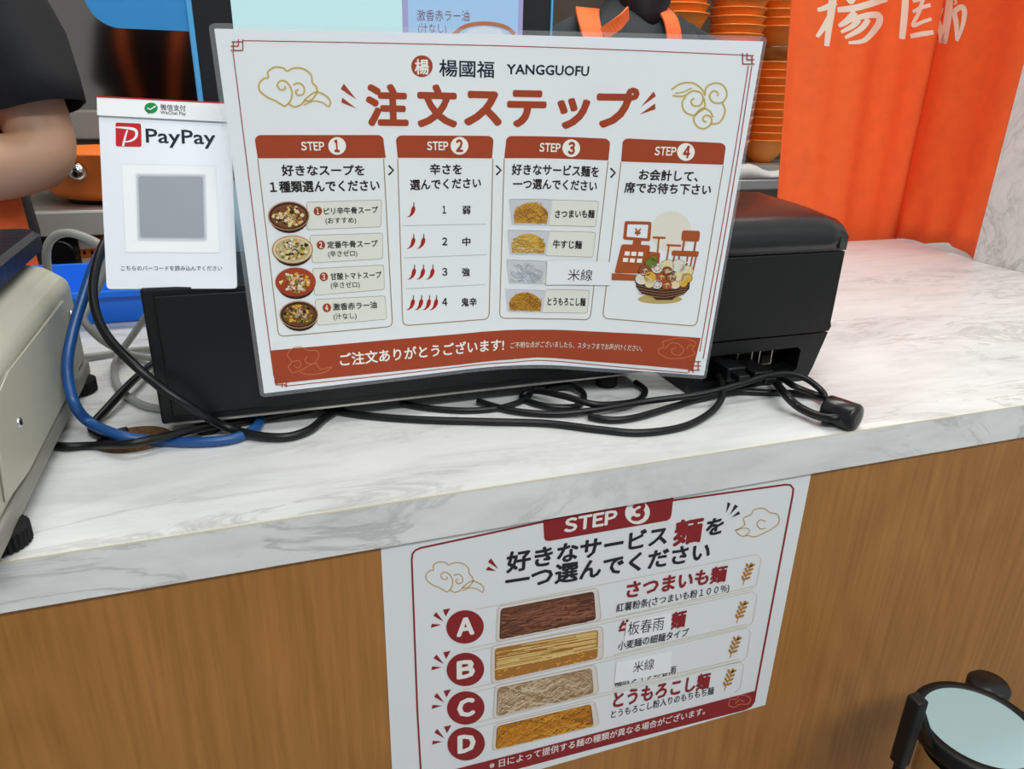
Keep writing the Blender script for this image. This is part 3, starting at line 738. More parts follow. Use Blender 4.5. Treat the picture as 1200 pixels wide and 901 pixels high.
# curved lid
b = MB(); R = []
for i in range(9):
    u = i / 8; x = PX0 + (PX1 - .001 - PX0) * u; e = max(0, (u - .80) / .2); dz = .006 * e * e; r0 = .1225
    zt = .1505 - dz
    R.append([(x, PYB, r0), (x, PYF, r0), (x, PYF - .0005, r0 + .012), (x, PYF + .003, zt - .007), (x, PYF + .008, zt - .002), (x, PYF + .018, zt + .002), (x, PYF + .05, zt + .006), (x, PYB - .02, zt + .009), (x, PYB - .005, zt + .006), (x, PYB, zt - .002)])
R.append([(PX1 + .0008, p[1] + (.004 if p[1] < .55 else -.003), r0 + (p[2] - r0) * .80) for p in R[-1]])
b.rings(R); lid_ = b.build('lid', 'black_gloss', pr_)
b = MB(); b.box((.4885, PYF - .0006, .124), (.4891, PYF + .002, .134)); b.build('lid_seam', 'black_rubber', lid_)
mat('metal_port', '#A8A493', .3, .9)
for x0, w in ((.3765, .017), (.410, .0165), (.434, .0145)):
    b = MB(); yb = PYF + .0145
    for lo_, hi_ in (((x0, yb, .0145), (x0 + w, yb + .012, .0155)), ((x0, yb, .0295), (x0 + w, yb + .012, .0305)), ((x0, yb, .0155), (x0 + .001, yb + .012, .0295)), ((x0 + w - .001, yb, .0155), (x0 + w, yb + .012, .0295)), ((x0 + .001, yb + .008, .0155), (x0 + w - .001, yb + .010, .0295))): b.box(lo_, hi_)
    b.mi = 1; b.box((x0 + .003, yb - .001, .0165), (x0 + w - .003, yb + .008, .024)); b.build('socket', ('metal_port', 'black_rubber'), lc_)
for x in (.366, .470):
    b = MB(); b.lathe([(.006, 0), (.007, .001), (.007, .004)], (x, PYF + .012, -.0), 20); b.build('foot', 'black_rubber', pr_)

# ------------------------------------------------------------------ customer display
mat('screen_pale', '#C9F4F6', emit=.95); mat('screen_blue', '#A9D2F8', emit=.9); mat('screen_lilac', '#B9B5EC', emit=.75); mat('screen_text', '#8A3A52', emit=.6); mat('screen_orange', '#C87A4E', emit=.75); mat('screen_cream', '#DDE9F2', emit=.9)
mat('blue_plastic', '#2F8ED0', .4); mat('blue_edge', '#55AEE8', .3); mat('stand_blue', '#9CC3D8', .35)
DYY = .72
ds = thing('customer_display', 'tall black customer display with pale blue screen behind the sign', 'display', (.13, .74, 0))
A = PY(221, 0, DYY); B_ = PY(646, 0, DYY)
zt, zb = .50, .166
b = MB(); b.box((A.x - .0015, DYY, zb), (B_.x + .002, DYY + .028, zt), .003); b.build('casing', 'black_gloss', ds)
s0, s1 = PY(270, 0, DYY), PY(613, 0, DYY)
def dp(px, py): p = PY(px, py, DYY); return (p.x, p.z)
def flat(b, pts, y, th=.0003): b.prism([(x, y, z_) for x, z_ in pts], (0, -th, 0))
b = MB(); flat(b, [(s0.x, zb + .02), (s1.x, zb + .02), (s1.x, zt - .02), (s0.x, zt - .02)], DYY)
m0 = dp(471, 10)[0]; m1 = dp(478, 10)[0]; m2 = dp(607, 10)[0]
b.mi = 1; flat(b, [(m0, zb + .02), (s1.x, zb + .02), (s1.x, zt - .02), (m0, zt - .02)], DYY - .0003)
zc = dp(540, 40)[1]
b.mi = 2; flat(b, rrect(m1, zc - .02, m2, zt - .028, .006), DYY - .0006)
scr = b.build('screen', ('screen_pale', 'screen_lilac', 'screen_blue'), ds)
S = Sheet(planar(Vector((0, DYY - .0012, 0)), Vector((1, 0, 0)), Vector((0, 0, 1)))); S.part('a')
S.text('激香赤ラー油', (488.5, 24.5), (550, 25.2), 13, 'screen_text', 2); S.text('(汁なし)', (490, 38), (523, 39), 11, 'screen_text', 2)
S.line([(530, 42), (545, 31), (567, 27.5), (590, 31), (603, 40)], 5, 'screen_orange', 2, 5); S.poly([(537, 44), (550, 34), (567, 31), (585, 34), (597, 44)], 'screen_cream', 1)
S.build('screen_lettering', S.parts['a'], scr)
for x0, x1, m in ((219.5, 237, 'blue_edge'),):
    e0, e1 = PY(217, 0, DYY - .001).x, PY(224, 0, DYY - .001).x
    b = MB(); b.box((e0, DYY - .004, .165), (e1, DYY + .02, zt), .001); b.build('edge_strip', m, ds)
b = MB(); e0 = PY(645, 10, DYY).x; b.box((e0, DYY - .002, .165), (e0 + .0022, DYY + .02, zt), .0006); b.build('edge_strip', 'blue_edge', ds)
P0, P1 = PY(101, 0, DYY), PY(120, 34, DYY)
b = MB(); e0 = PY(217, 0, DYY - .001).x
rr = .022; x0 = PY(112, 15, DYY).x - .006; zl = PY(160, 34, DYY).z
pts = [(x0, zt)] + [(x0 + rr - rr * math.cos(t), zl + rr - rr * math.sin(t)) for t in [k * math.pi / 16 for k in range(9)]] + [(e0 + .001, zl), (e0 + .001, zt)]
b.prism([(x, DYY - .002, z_) for x, z_ in pts], (0, .004, 0)); b.build('side_panel', 'blue_plastic', ds)
b = MB(); b.box((-.02, DYY + .004, .012), (.24, DYY + .024, .17), .002); b.build('stand_column', 'stand_blue', ds)
b = MB(); b.box((-.03, DYY - .02, .0), (.25, DYY + .09, .012), .003); b.build('stand_base', 'black_plastic', ds)

# ------------------------------------------------------------------ payment card
DY_ = .05
c00, c10, c01, c11 = PY(125, 338.5, .5535), PY(278, 338, .5435), PY(114.5, 113, .5535 + DY_), PY(266, 120.5, .5435 + DY_)
def card_P(u, v): return c00 * (1 - u) * (1 - v) + c10 * u * (1 - v) + c01 * (1 - u) * v + c11 * u * v
cd = thing('payment_card_stand', 'white payment card stand leaning beside the sign on the black drawer', 'card stand', (-.05, .56, .1155))
z = zz(100, 100, 3.605)
mat('card_red', '#C01C26', .4, spec=.15); mat('card_navy', '#101C34', .4, spec=.15); mat('card_green', '#078A44', .4, spec=.15); mat('card_grey', '#3A3E46', .5); mat('card_paper', '#EDF0F2', .4)
for nm, g in (('patch1', '#D5D9DE'), ('patch2', '#B9BEC5'), ('patch3', '#90969E')): mat(nm, g, .4)
b = MB()
S = Sheet(card_P); S.part('sheet')
out = rquad([(115.5, 134), (270, 142), (278, 338), (125, 338.5)], 5)
uv = [S.inv(*p) for p in out]
Nn = S.N(.5, .5)
b.prism([card_P(*q) for q in uv], Nn * -.003); b.build('acrylic_plate', 'card_white', cd)
S.poly(rquad([z(155, 334), z(552, 340), z(568, 707), z(172, 705)], 1), 'card_paper', 2)
S.line([z(155, 334), z(552, 340), z(568, 707), z(172, 705)], .35, 'patch1', 3, closed=True)
for k, e in enumerate((10, 4, -3)): S.poly(rquad([z(222 - e, 382 - e), z(500 + e, 384 - e), z(506 + e, 648 + e), z(230 - e, 646 + e)], 3), 'patch%d' % (k + 1), 4 + k)
S.poly(rquad([z(128, 157), z(236, 162), z(238, 260), z(129, 258)], 2.5), 'card_red', 2)
S.line([z(128, 178), z(165, 180), z(205, 186), z(217, 200), z(212, 222), z(190, 236), z(158, 240)], lambda t: 1.2 + 2.6 * math.sin(math.pi * min(1, t * 1.05)) * (1 - .3 * t), 'card_white', 3, 5)
S.line([z(178, 190), z(170, 215), z(160, 258)], lambda t: 1.6 + 1.2 * t, 'card_white', 3, 4)
S.text('PayPay', z(258, 241), z(550, 249), 16.6, 'card_navy', 2, .012, True)
S.text('こちらのバーコードを読み込んでください', z(152, 783), z(578, 783), 5.8, 'card_grey', 2, .008)
S.build('printing', S.parts['sheet'], cd)
S2 = Sheet(lambda u, v: card_P(u, v) + Nn * .0016); S2.part('h')
hq = [z(48, 46), z(604, 74), z(608, 155), z(50, 126)]
b = MB(); b.prism([S2.P(*S2.inv(*p)) for p in rquad(hq, 1)], Nn * -.0012); hs_ = b.build('header_strip', 'card_paper', cd)
S2.line([z(48, 48), z(604, 76)], 1.6, 'card_red', 2); S2.line([z(50, 126), z(606, 155)], .4, 'patch2', 2)
S2.ell(z(278, 96), 7.8, 6.3, 'card_green', 2); S2.poly([z(258, 108), z(268, 122), z(275, 108)], 'card_green', 2)
S2.line([z(262, 96), z(274, 103), z(298, 88)], 1.3, 'card_paper', 3)
S2.text('微信支付', z(318, 105), z(425, 110), 7.2, 'card_grey', 2, .01); S2.text('WeChat Pay', z(318, 121), z(425, 126), 3.9, 'card_grey', 2, .01, True)
S2.build('header_printing', S2.parts['h'], hs_)

# ------------------------------------------------------------------ laminated instruction sign
YA, YB = .541, .505
def edge_pts(pa, pc, pb, yc):
    A, C, B = PY(*pa, YA), PY(*pc, yc), PY(*pb, YB)
    raw = []
    for i in range(81):
        t = i / 80; raw.append(A + (C - A) * (t / .52) if t < .52 else C + (B - C) * ((t - .52) / .48))
    k = 9; sm = []
    for i in range(81):
        w = min(k, i, 80 - i); sm.append(sum((raw[j] for j in range(i - w, i + w + 1)), Vector()) / (2 * w + 1))
    return sm
TOP = edge_pts((251, 33.5), (628, 41.5), (894.5, 48.5), .5395)
BOT = edge_pts((309.5, 461), (612, 425), (825, 440), .5385)
def lerp_l(L, u):
    x = max(0, min(79.999, u * 80)); i = int(x); f_ = u * 80 - i
    if u < 0: i, f_ = 0, u * 80
    if u > 1: i, f_ = 79, u * 80 - 79
    return L[i] * (1 - f_) + L[i + 1] * f_
def sign_P(u, v): return lerp_l(BOT, u) * (1 - v) + lerp_l(TOP, u) * v
sg = thing('instruction_sign', 'large laminated order instruction sign with brown-red title, propped against the black drawer', 'sign', (.19, .53, 0))
CUT = [.38 + .015 * i for i in range(20)] + [.1, .2, .3, .75, .85, .93]
M_ = lambda n, h, **k: mat(n, h, .3, spec=.25, **k)
M_('sign_paper', '#E8EDF2'); M_('sign_cream', '#E7ECEE'); M_('sign_brown', '#A24529'); M_('sign_gold', '#BFA868'); M_('gold_glow', '#E6DFBD'); M_('sign_black', '#2B2523'); M_('sign_line', '#9A8459'); M_('sign_navy', '#1F2A38')
M_('sign_pill', '#E1E4D9'); M_('sign_white', '#F1EFE8'); M_('sign_dots', '#8C8577'); M_('chilli', '#A8281C'); M_('chilli_stem', '#3E3A20'); M_('pic_dark', '#3A241C'); M_('pic_rim', '#B98A6A'); M_('soup_a', '#7A4A2C'); M_('soup_b', '#C2AE80'); M_('soup_c', '#A6452A'); M_('soup_d', '#6A4528')
M_('food_yellow', '#D9A93C'); M_('food_cream', '#E2D3A6'); M_('food_green', '#6E7A30'); M_('food_meat', '#8A5238'); M_('food_white', '#DDDAD0'); M_('food_red', '#B5402A'); M_('food_dark', '#2E2218')
M_('noodle_a', '#CB9A42'); M_('noodle_a2', '#A06C2A'); M_('noodle_b', '#D6AC48'); M_('noodle_b2', '#AF8228'); M_('noodle_c', '#CFD3D8'); M_('noodle_c2', '#A9B0B8'); M_('noodle_d', '#BF8A34'); M_('noodle_d2', '#8E5C1E'); M_('tray_clear', '#CBCED3'); M_('pic_orange', '#A8542A'); M_('glow_beige', '#E4DFD0'); M_('basket', '#42291E'); M_('band_gold', '#D07A50')
S = Sheet(sign_P, CUT)
g = [(i / 26, j / 4) for j in range(5) for i in range(27)]
def sheet_slab(S, name, m, parent, u0, v0, u1, v1, r, off, th, nu=34):
    """a thin sheet with rounded corners following the surface"""
    bm = bmesh.new(); pts = rrect(u0, v0, u1, v1, r, 5)
    pts = [(a, v0 + (c - v0)) for a, c in pts]
    f = bm.faces.new([bm.verts.new((a, c, 0)) for a, c in pts])
    for c in sorted(set(list(S.cuts))): bmesh.ops.bisect_plane(bm, geom=bm.verts[:] + bm.edges[:] + bm.faces[:], dist=1e-6, plane_co=(c, 0, 0), plane_no=(1, 0, 0))
    r_ = bmesh.ops.extrude_face_region(bm, geom=bm.faces[:])
    top = {v for v in r_['geom'] if isinstance(v, bmesh.types.BMVert)}
    for v in bm.verts:
        u, w, _ = v.co; v.co = S.P(u, w) + S.N(u, w) * (off if v in top else off - th)
    bmesh.ops.recalc_face_normals(bm, faces=bm.faces)
    me = bpy.data.meshes.new(name); bm.to_mesh(me); bm.free(); return link(name, me, parent, [m])
sheet_slab(S, 'laminate_film', 'film', sg, -.0075, -.013, 1.0075, 1.013, .012, -.0003, .0004)
sheet_slab(S, 'printed_sheet', 'sign_paper', sg, 0, 0, 1, 1, .002, 0, .0002)
z2, z3, z4, z5 = zz(240, 30, 3.53), zz(560, 30, 3.53), zz(280, 220, 3.603), zz(560, 220, 3.603)

# border and ground
S.part('frame_and_title_lettering')
S.poly([(273.5, 47.5), (580, 53.4), (877, 64.5), (850, 260), (823, 420), (812, 434), (626, 420), (600, 423.5), (322.5, 450), (298, 260)], 'sign_cream', 1)
for a in ([(284, 47.6), (420, 50), (580, 53.5), (740, 59), (870, 64.6)], [(273, 60), (298, 260), (309, 352), (321, 441)], [(881, 77), (866, 175), (852, 260), (838, 338), (824, 420)], [(877, 77), (861.5, 175), (847, 260), (833, 338), (820, 412)]): S.line(a, 1.1, 'sign_brown', 2)
S.line([(333, 452.5), (450, 440), (600, 424.5), (628, 422), (715, 429), (806, 437)], 1.0, 'sign_brown', 2)
def fret(cx, cy, sx, sy):
    q = lambda x, y: (cx + x * sx, cy + y * sy)
    for a in ([(-7, 6), (7, 6)], [(-7, 1), (2, 1)], [(7, -7), (7, 6)], [(2, -7), (2, 1)], [(-6, -4), (7, -4)], [(-4, -4), (-4, 6)]): S.line([q(*p) for p in a], 1.2, 'sign_brown', 5)
fret(277.5, 53, 1, 1); fret(877, 69, -1, 1); fret(328.5, 446.5, 1, -1); fret(814, 429.5, -1, -1)
# title
S.part('frame_and_title_lettering')
S.ell((494.4, 77.6), 12.6, 12.8, 'sign_brown', 2); S.text('楊', (486.5, 87), (502.3, 87), 17.5, 'sign_white', 3, .02)
S.text('楊國福', (515, 89.2), (578.6, 91.2), 19.5, 'sign_navy', 2, .015); S.text('YANGGUOFU', (594, 86.6), (689.5, 89), 11.6, 'sign_navy', 2, .022, True)
for ch, xa, xb in (('注', 431, 478), ('文', 490, 535), ('ス', 544.5, 587), ('テ', 594.5, 638), ('ッ', 652.5, 688.5), ('プ', 697.5, 744)): S.text(ch, (xa + 1, 146.4 + (xa - 431) * .0125), (xb - 1, 146.4 + (xb - 431) * .0125), 46.5, 'sign_brown', 2, .040)
for t in ([z2(575, 240), z2(627, 306), z2(562, 262)], [z2(568, 298), z2(628, 343), z2(565, 318)], [z3(727, 272), z3(736, 292), z3(674, 336)], [z3(733, 322), z3(734, 346), z3(668, 368)]): S.poly(t, 'sign_brown', 2)
def cloud_a(S, f, w, m):
    if m == 'sign_gold': cloud_a(S, f, 3.2, 'gold_glow')
    L_ = 1.5 if m == 'gold_glow' else 2
    S.line([f(*p) for p in [(330, 335), (290, 310), (262, 298), (228, 270), (225, 240), (246, 218), (262, 216), (262, 190), (290, 172), (325, 176), (340, 188), (368, 176), (410, 180), (440, 205), (445, 235), (462, 255), (462, 280), (440, 308), (410, 312)]], w, m, L_, 4)
    S.line([f(*p) for p in [(330, 335), (355, 310), (360, 270), (340, 235), (315, 228), (300, 245), (312, 265), (332, 262), (330, 250)]], w, m, L_, 4)
    S.line([f(*p) for p in [(365, 245), (390, 238), (410, 255), (408, 282), (385, 288), (376, 272), (388, 264)]], w, m, L_, 4)
    S.line([f(*p) for p in [(345, 322), (370, 336), (400, 325), (420, 300), (460, 275), (500, 290), (520, 315), (512, 338)]], w, m, L_, 4)
    S.line([f(*p) for p in [(410, 328), (450, 312), (485, 318), (510, 336)]], w * .8, m, L_, 4)
cloud_a(S, z2, 1.6, 'sign_gold')
def cloud_b(S, f, w, m):
    if m == 'sign_gold': cloud_b(S, f, 3.2, 'gold_glow')
    L_ = 1.5 if m == 'gold_glow' else 2
    S.line([f(*p) for p in [(800, 265), (840, 240), (890, 238), (925, 262), (938, 285)]], w, m, L_, 4)
    S.line([f(*p) for p in [(805, 290), (850, 292), (890, 270), (925, 282), (930, 310), (915, 332), (890, 330), (882, 312), (895, 300)]], w, m, L_, 4)
    S.line([f(*p) for p in [(815, 280), (850, 275), (885, 258)]], w * .8, m, L_, 3)
    S.line([f(*p) for p in [(938, 290), (945, 255), (980, 238), (1015, 248), (1030, 285), (1010, 318), (975, 318), (958, 295), (970, 272), (990, 275), (992, 292)]], w, m, L_, 4)
    S.line([f(*p) for p in [(1010, 318), (1022, 355), (1000, 400), (960, 408)]], w, m, L_, 4)
    S.line([f(*p) for p in [(860, 292), (845, 320), (855, 355), (890, 372), (905, 362)]], w, m, L_, 4)
    S.line([f(*p) for p in [(935, 300), (938, 340), (910, 360), (892, 385), (905, 415), (935, 427), (965, 405), (962, 378), (940, 372), (930, 390), (945, 400)]], w, m, L_, 4)
    S.line([f(*p) for p in [(905, 360), (930, 342), (960, 355), (972, 380)]], w, m, L_, 4)
cloud_b(S, z3, 1.6, 'sign_gold')
# arrows between the steps
for x, y in ((458, 199.5), (584, 199.5), (718, 202.5)): S.line([(x - 2.6, y - 5.5), (x + 2.8, y), (x - 2.6, y + 5.5)], 2.2, 'sign_black', 2)

def step(n, hq, body, sl, sr, cc, col=8):
    S.part('step_panel_%d' % n)
    (x0, y0), (x1, y1), (x2, y2), (x3, y3) = hq
    S.poly([(x3, y3), (x0 + .3, y0 + 7)] + [(x0 + 7 - 7 * math.cos(t), y0 + 7 - 7 * math.sin(t)) for t in [k * math.pi / 10 for k in range(1, 5)]] + [(x0 + 7, y0), (x1 - 7, y1)] + [(x1 - 7 + 7 * math.sin(t), y1 + 7 - 7 * math.cos(t)) for t in [k * math.pi / 10 for k in range(1, 5)]] + [(x1 - .3, y1 + 7), (x2, y2)], 'sign_brown', 2)
    S.line(body, 1.1, 'sign_line', 2)
    S.latin('STEP', sl, sr, 9.4, 'sign_white', 3, .027)
    S.ell(cc, 10.4, 10.4, 'sign_white', 3); dx_, dy_ = (3.5 if n > 1 else 2.6), 6.6
    S.latin(str(n), (cc[0] - dx_, cc[1] + dy_ - .2), (cc[0] + dx_, cc[1] + dy_), 13.0, 'sign_brown', 4, .045)
def body_path(tl, bl, br, tr, r=7):
    def arc(a, p, c):
        a, p, c = Vector(a), Vector(p), Vector(c); s0, s1 = p + (a - p).normalized() * r, p + (c - p).normalized() * r
        return [tuple(s0 * (1 - t) ** 2 + p * 2 * t * (1 - t) + s1 * t * t) for t in (0, .25, .5, .75, 1)]
    m = lambda a, c: ((a[0] + c[0]) / 2, (a[1] + c[1]) / 2)
    return [tl, m(tl, bl)] + arc(tl, bl, br) + [m(bl, br)] + arc(bl, br, tr) + [m(br, tr), tr]
def blob(c, r, m, layer, n=9, sq=1.0):
    a0 = random.uniform(0, 6); S.poly([(c[0] + r * random.uniform(.7, 1.15) * math.cos(a0 + 2 * math.pi * k / n), c[1] + sq * r * random.uniform(.7, 1.15) * math.sin(a0 + 2 * math.pi * k / n)) for k in range(n)], m, layer)

# step 1: four soups
step(1, ((298.6, 158.2), (449.7, 158.2), (452, 185), (302, 185.4)), body_path((302, 186), (326.5, 394.3), (460, 382.5), (449.5, 186)), (353.3, 175.9), (380.2, 176), (395, 171))
S.text('好きなスープを', (331, 205.8), (427, 205.4), 12.4, 'sign_black', 2, .027); S.text('\uff11種類選んでください', (317.3, 225.6), (444.8, 223.2), 13, 'sign_black', 2, .027)
pills = [[(285, 60), (603, 50), (600, 165), (285, 178)], [(298, 200), (607, 190), (608, 300), (310, 318)], [(310, 340), (612, 325), (615, 430), (318, 455)], [(320, 470), (618, 455), (625, 555), (330, 582)]]
rows1 = [((210, 118), 88, 66, 'soup_a', (333, 98), 'ピリ辛牛骨スープ', (360, 113), (587, 106), '(おすすめ)', (366, 151), (495, 148)),
         ((226, 260), 87, 64, 'soup_b', (346, 241), '定番牛骨スープ', (374, 255), (586, 248), '(辛さゼロ)', (377, 292), (500, 288)),
         ((239, 397), 86, 66, 'soup_c', (358, 375), '甘酸トマトスープ', (388, 389), (602, 380), '(辛さゼロ)', (388, 424), (510, 420)),
         ((253, 535), 82, 63, 'soup_d', (371, 506), '激香赤ラー油', (398, 517), (582, 507), '(汁なし)', (400, 556), (497, 551))]
tops = [('food_cream', 'food_meat', 'food_meat', 'food_yellow', 'food_cream', 'food_dark'), ('food_cream', 'food_white', 'food_green', 'food_cream', 'food_dark', 'food_yellow'), ('food_yellow', 'food_white', 'food_green', 'food_red', 'food_yellow', 'food_cream'), ('food_dark', 'food_meat', 'food_yellow', 'noodle_a', 'food_green', 'food_meat')]
for k, (pl, (c, rx, ry, sm, bc, t1, l1, r1, t2, l2, r2)) in enumerate(zip(pills, rows1)):
    S.poly(rquad([z4(*p) for p in pl], 3), 'sign_line', 2); S.poly(rquad([(z4(*p)[0] + (.5 if i in (0, 3) else -.5), z4(*p)[1] + (.5 if i < 2 else -.5)) for i, p in enumerate(pl)], 2.6), 'sign_pill', 3)
    cx_, cy_ = z4(*c); rx, ry = rx / 3.603, ry / 3.603
    S.ell((cx_ + .6, cy_ + 2.6), rx * .93, ry * .96, 'pic_dark', 4); S.ell((cx_, cy_), rx, ry * .93, 'pic_rim' if k != 2 else 'soup_c', 5); S.ell((cx_, cy_), rx * .94, ry * .86, 'pic_dark' if k in (0, 3) else 'food_cream' if k == 1 else 'soup_c', 6); S.ell((cx_, cy_ + .3), rx * .86, ry * .76, sm, 7)
    for j in range(90):
        a = random.uniform(0, 6.28); r = math.sqrt(random.random()) * .74
        blob((cx_ + rx * r * math.cos(a), cy_ + ry * r * .9 * math.sin(a)), random.uniform(.9, 3.0) , random.choice(tops[k]), 8 + j * .03, 7, .8)
    for j in range(34):
        a = random.uniform(0, 6.28); r = random.random() * .5; p = (cx_ + rx * r * math.cos(a), cy_ + ry * r * math.sin(a)); q = random.uniform(0, 6.28)
        S.line([p, (p[0] + 2.5 * math.cos(q), p[1] + 2 * math.sin(q)), (p[0] + 5 * math.cos(q + .6), p[1] + 4 * math.sin(q + .6))], .7, random.choice(('food_cream', 'food_yellow', 'food_dark', 'food_white')), 11, 2)
    S.ell(z4(*bc), 5, 5.2, 'sign_brown', 4); bx, by = z4(*bc); S.latin(str(k + 1), (bx - (1.6 if k else 1.2), by + 3.2), (bx + (1.6 if k else 1.2), by + 3.2), 6.4, 'sign_white', 5, .02)
    S.text(t1, z4(*l1), z4(*r1), 8, 'sign_black', 4, .019); S.text(t2, z4(*l2), z4(*r2), 7.2, 'sign_black', 4, .014)
# step 2: chillies
step(2, ((463.8, 158.6), (578.4, 159.2), (576.5, 185.6), (466, 184.8)), body_path((466, 186), (472, 381.6), (573, 373.8), (577.5, 186)), (500.6, 175.6), (525, 175.7), (538.3, 170.8))
S.text('辛さを', (504, 204.2), (541, 204.2), 12, 'sign_black', 2, .027); S.text('選んでください', (480.8, 222.6), (563.3, 220), 12, 'sign_black', 2, .027)
for xs, y, num, by, kj, kl, kr in (((727,), 95, '1', 108, '弱', 944, 976), ((727, 769), 228, '2', 242, '中', 944, 976), ((730, 768, 808), 358, '3', 370, '強', 942, 974), ((725, 760, 793, 823), 487, '4', 497, '鬼辛', 939, 1003)):
    for x in xs:
        f = lambda a, c_: z4(x + a, y + c_)
        S.poly([f(*p) for p in [(14, -18), (18, -8), (16, 4), (8, 18), (-6, 28), (-20, 30), (-8, 22), (-2, 10), (0, -4), (4, -14)]], 'chilli', 2); S.line([f(9, -16), f(12, -26), f(10, -34)], 1.1, 'chilli_stem', 3)
    S.latin(num, z4(860 if num == '1' else 859, by), z4(874 if num == '1' else 879, by), 8.4, 'sign_black', 2, .027); S.text(kj, z4(kl, by + 3), z4(kr, by + 2), 9.6, 'sign_black', 2, .027)
for a, c_ in (((692, 160), (1047, 153)), ((698, 296), (1045, 282)), ((705, 426), (1043, 408))):
    for i in range(40):
        t = i / 40; t2 = t + .5 / 40; S.line([z4(a[0] + (c_[0] - a[0]) * q, a[1] + (c_[1] - a[1]) * q) for q in (t, t2)], .9, 'sign_dots', 2)
# step 3: noodles
step(3, ((592.6, 159.3), (715, 162.3), (712.8, 188), (590.8, 185.4)), body_path((590.8, 186), (585.3, 372.8), (691.5, 374.6), (712.6, 189)), (632, 177.3), (656.3, 177.9), (669.3, 173.6))
S.text('好きなサービス麺を', (599.7, 204.8), (701, 207.6), 12.4, 'sign_black', 2, .027); S.text('一つ選んでください', (601, 221.5), (698.8, 224), 12, 'sign_black', 2, .027)
for k, (pl, tq, na, nb, t1, l1, r1) in enumerate((
        ([(300, 50), (511, 56), (497, 166), (295, 160)], [(133, 45), (316, 46), (300, 158), (143, 156)], 'noodle_a', 'noodle_a2', 'さつまいも麺', (325, 127), (490, 127)),
        ([(290, 182), (498, 187), (487, 294), (285, 288)], [(125, 175), (304, 180), (288, 283), (134, 281)], 'noodle_b', 'noodle_b2', '牛すじ麺', (316, 254), (437, 258)),
        ([(280, 306), (485, 312), (478, 412), (275, 408)], [(121, 300), (293, 306), (277, 407), (130, 402)], 'noodle_c', 'noodle_c2', '', 0, 0),
        ([(275, 428), (472, 432), (462, 530), (268, 528)], [(116, 424), (288, 430), (272, 527), (124, 523)], 'noodle_d', 'noodle_d2', 'とうもろこし麺', (293, 496), (452, 499)))):
    S.poly(rquad([z5(*p) for p in pl], 3), 'sign_line', 2); S.poly(rquad([(z5(*p)[0] + (.5 if i in (0, 3) else -.5), z5(*p)[1] + (.5 if i < 2 else -.5)) for i, p in enumerate(pl)], 2.6), 'sign_pill', 3)
    q = [z5(*p) for p in tq]; S.poly(rquad(q, 2.5), 'tray_clear', 4); S.line([q[0], q[1]], 1.2, 'sign_paper', 9)
    qq = [Vector((a, c_)) for a, c_ in q]
    def ti(u, v): p = (qq[0] * (1 - u) + qq[1] * u) * (1 - v) + (qq[3] * (1 - u) + qq[2] * u) * v; return (p.x, p.y)
    dome = [ti(.07, .93)] + [ti(.06 + .88 * t, .62 - .48 * math.sin(math.pi * t) ** .6) for t in [i / 12 for i in range(13)]] + [ti(.93, .93)]
    S.poly(dome, na, 5)
    for j in range(110):
        u = random.uniform(.1, .9); top_ = .66 - .46 * math.sin(math.pi * (u - .06) / .88) ** .6; v = random.uniform(top_, .9); a = random.uniform(-.9, .9) if k != 1 else random.uniform(-.25, .25)
        l = random.uniform(.05, .14); pts = [ti(min(.93, max(.07, u + l * t * math.cos(a))), min(.93, max(.12, v + l * 1.3 * t * math.sin(a) + .05 * math.sin(3 * t + j)))) for t in (-1, -.3, .3, 1)]
        S.line(pts, random.uniform(.4, .8), random.choice((na, nb, nb, nb, ('food_yellow', 'food_cream', 'sign_white', 'food_yellow')[k])), 6 + j * .03)
    if t1: S.text(t1, z5(*l1), z5(*r1), 9.4, 'sign_black', 4, .027)
# step 4: till, table, basket of vegetables
step(4, ((729, 162.3), (850.4, 167.4), (847.6, 193), (727.7, 189.2)), body_path((727.7, 190), (706, 372.8), (816, 382.2), (847.4, 194)), (766.8, 181.5), (791.4, 182.1), (803.6, 178))
S.text('お会計して、', (748.4, 210.6), (817, 212.8), 12.4, 'sign_black', 2, .027); S.text('席でお待ち下さい', (731.4, 225.6), (832, 228.4), 12.4, 'sign_black', 2, .027)
S.ell(z5(815, 185), 24, 24, 'glow_beige', 2); S.ell(z5(768, 470), 26, 5.5, 'sign_gold', 2)
f = z5; br_ = 'pic_orange'
S.poly(rquad([f(620, 140), f(733, 143), f(727, 226), f(612, 218)], 2.5), br_, 3); S.poly(rquad([f(632, 154), f(719, 156), f(714, 213), f(627, 206)], 1), 'sign_paper', 4); S.text('¥', f(660, 200), f(685, 201), 8, br_, 5, .03, True)
S.poly([f(656, 220), f(690, 222), f(688, 242), f(652, 240)], br_, 3)
S.poly(rquad([f(606, 238), f(728, 242), f(712, 362), f(576, 360)], 3), br_, 3); S.poly(rquad([f(715, 268), f(770, 274), f(764, 330), f(712, 345)], 2), br_, 3); S.poly([f(566, 360), f(668, 366), f(676, 392), f(564, 389)], br_, 4)
for (a, c_) in ((630, 277), (658, 278), (687, 279), (623, 304), (652, 306), (682, 307)): S.poly([f(a - 10, c_ - 9), f(a + 11, c_ - 8), f(a + 9, c_ + 9), f(a - 12, c_ + 8)], 'sign_white', 5)
S.poly([f(738, 205), f(792, 207), f(791, 216), f(737, 214)], br_, 3); S.line([f(764, 213), f(758, 272)], 2, br_, 3); S.poly([f(797, 237), f(858, 240), f(857, 249), f(796, 246)], br_, 3); S.line([f(806, 246), f(796, 312)], 1.8, br_, 3)
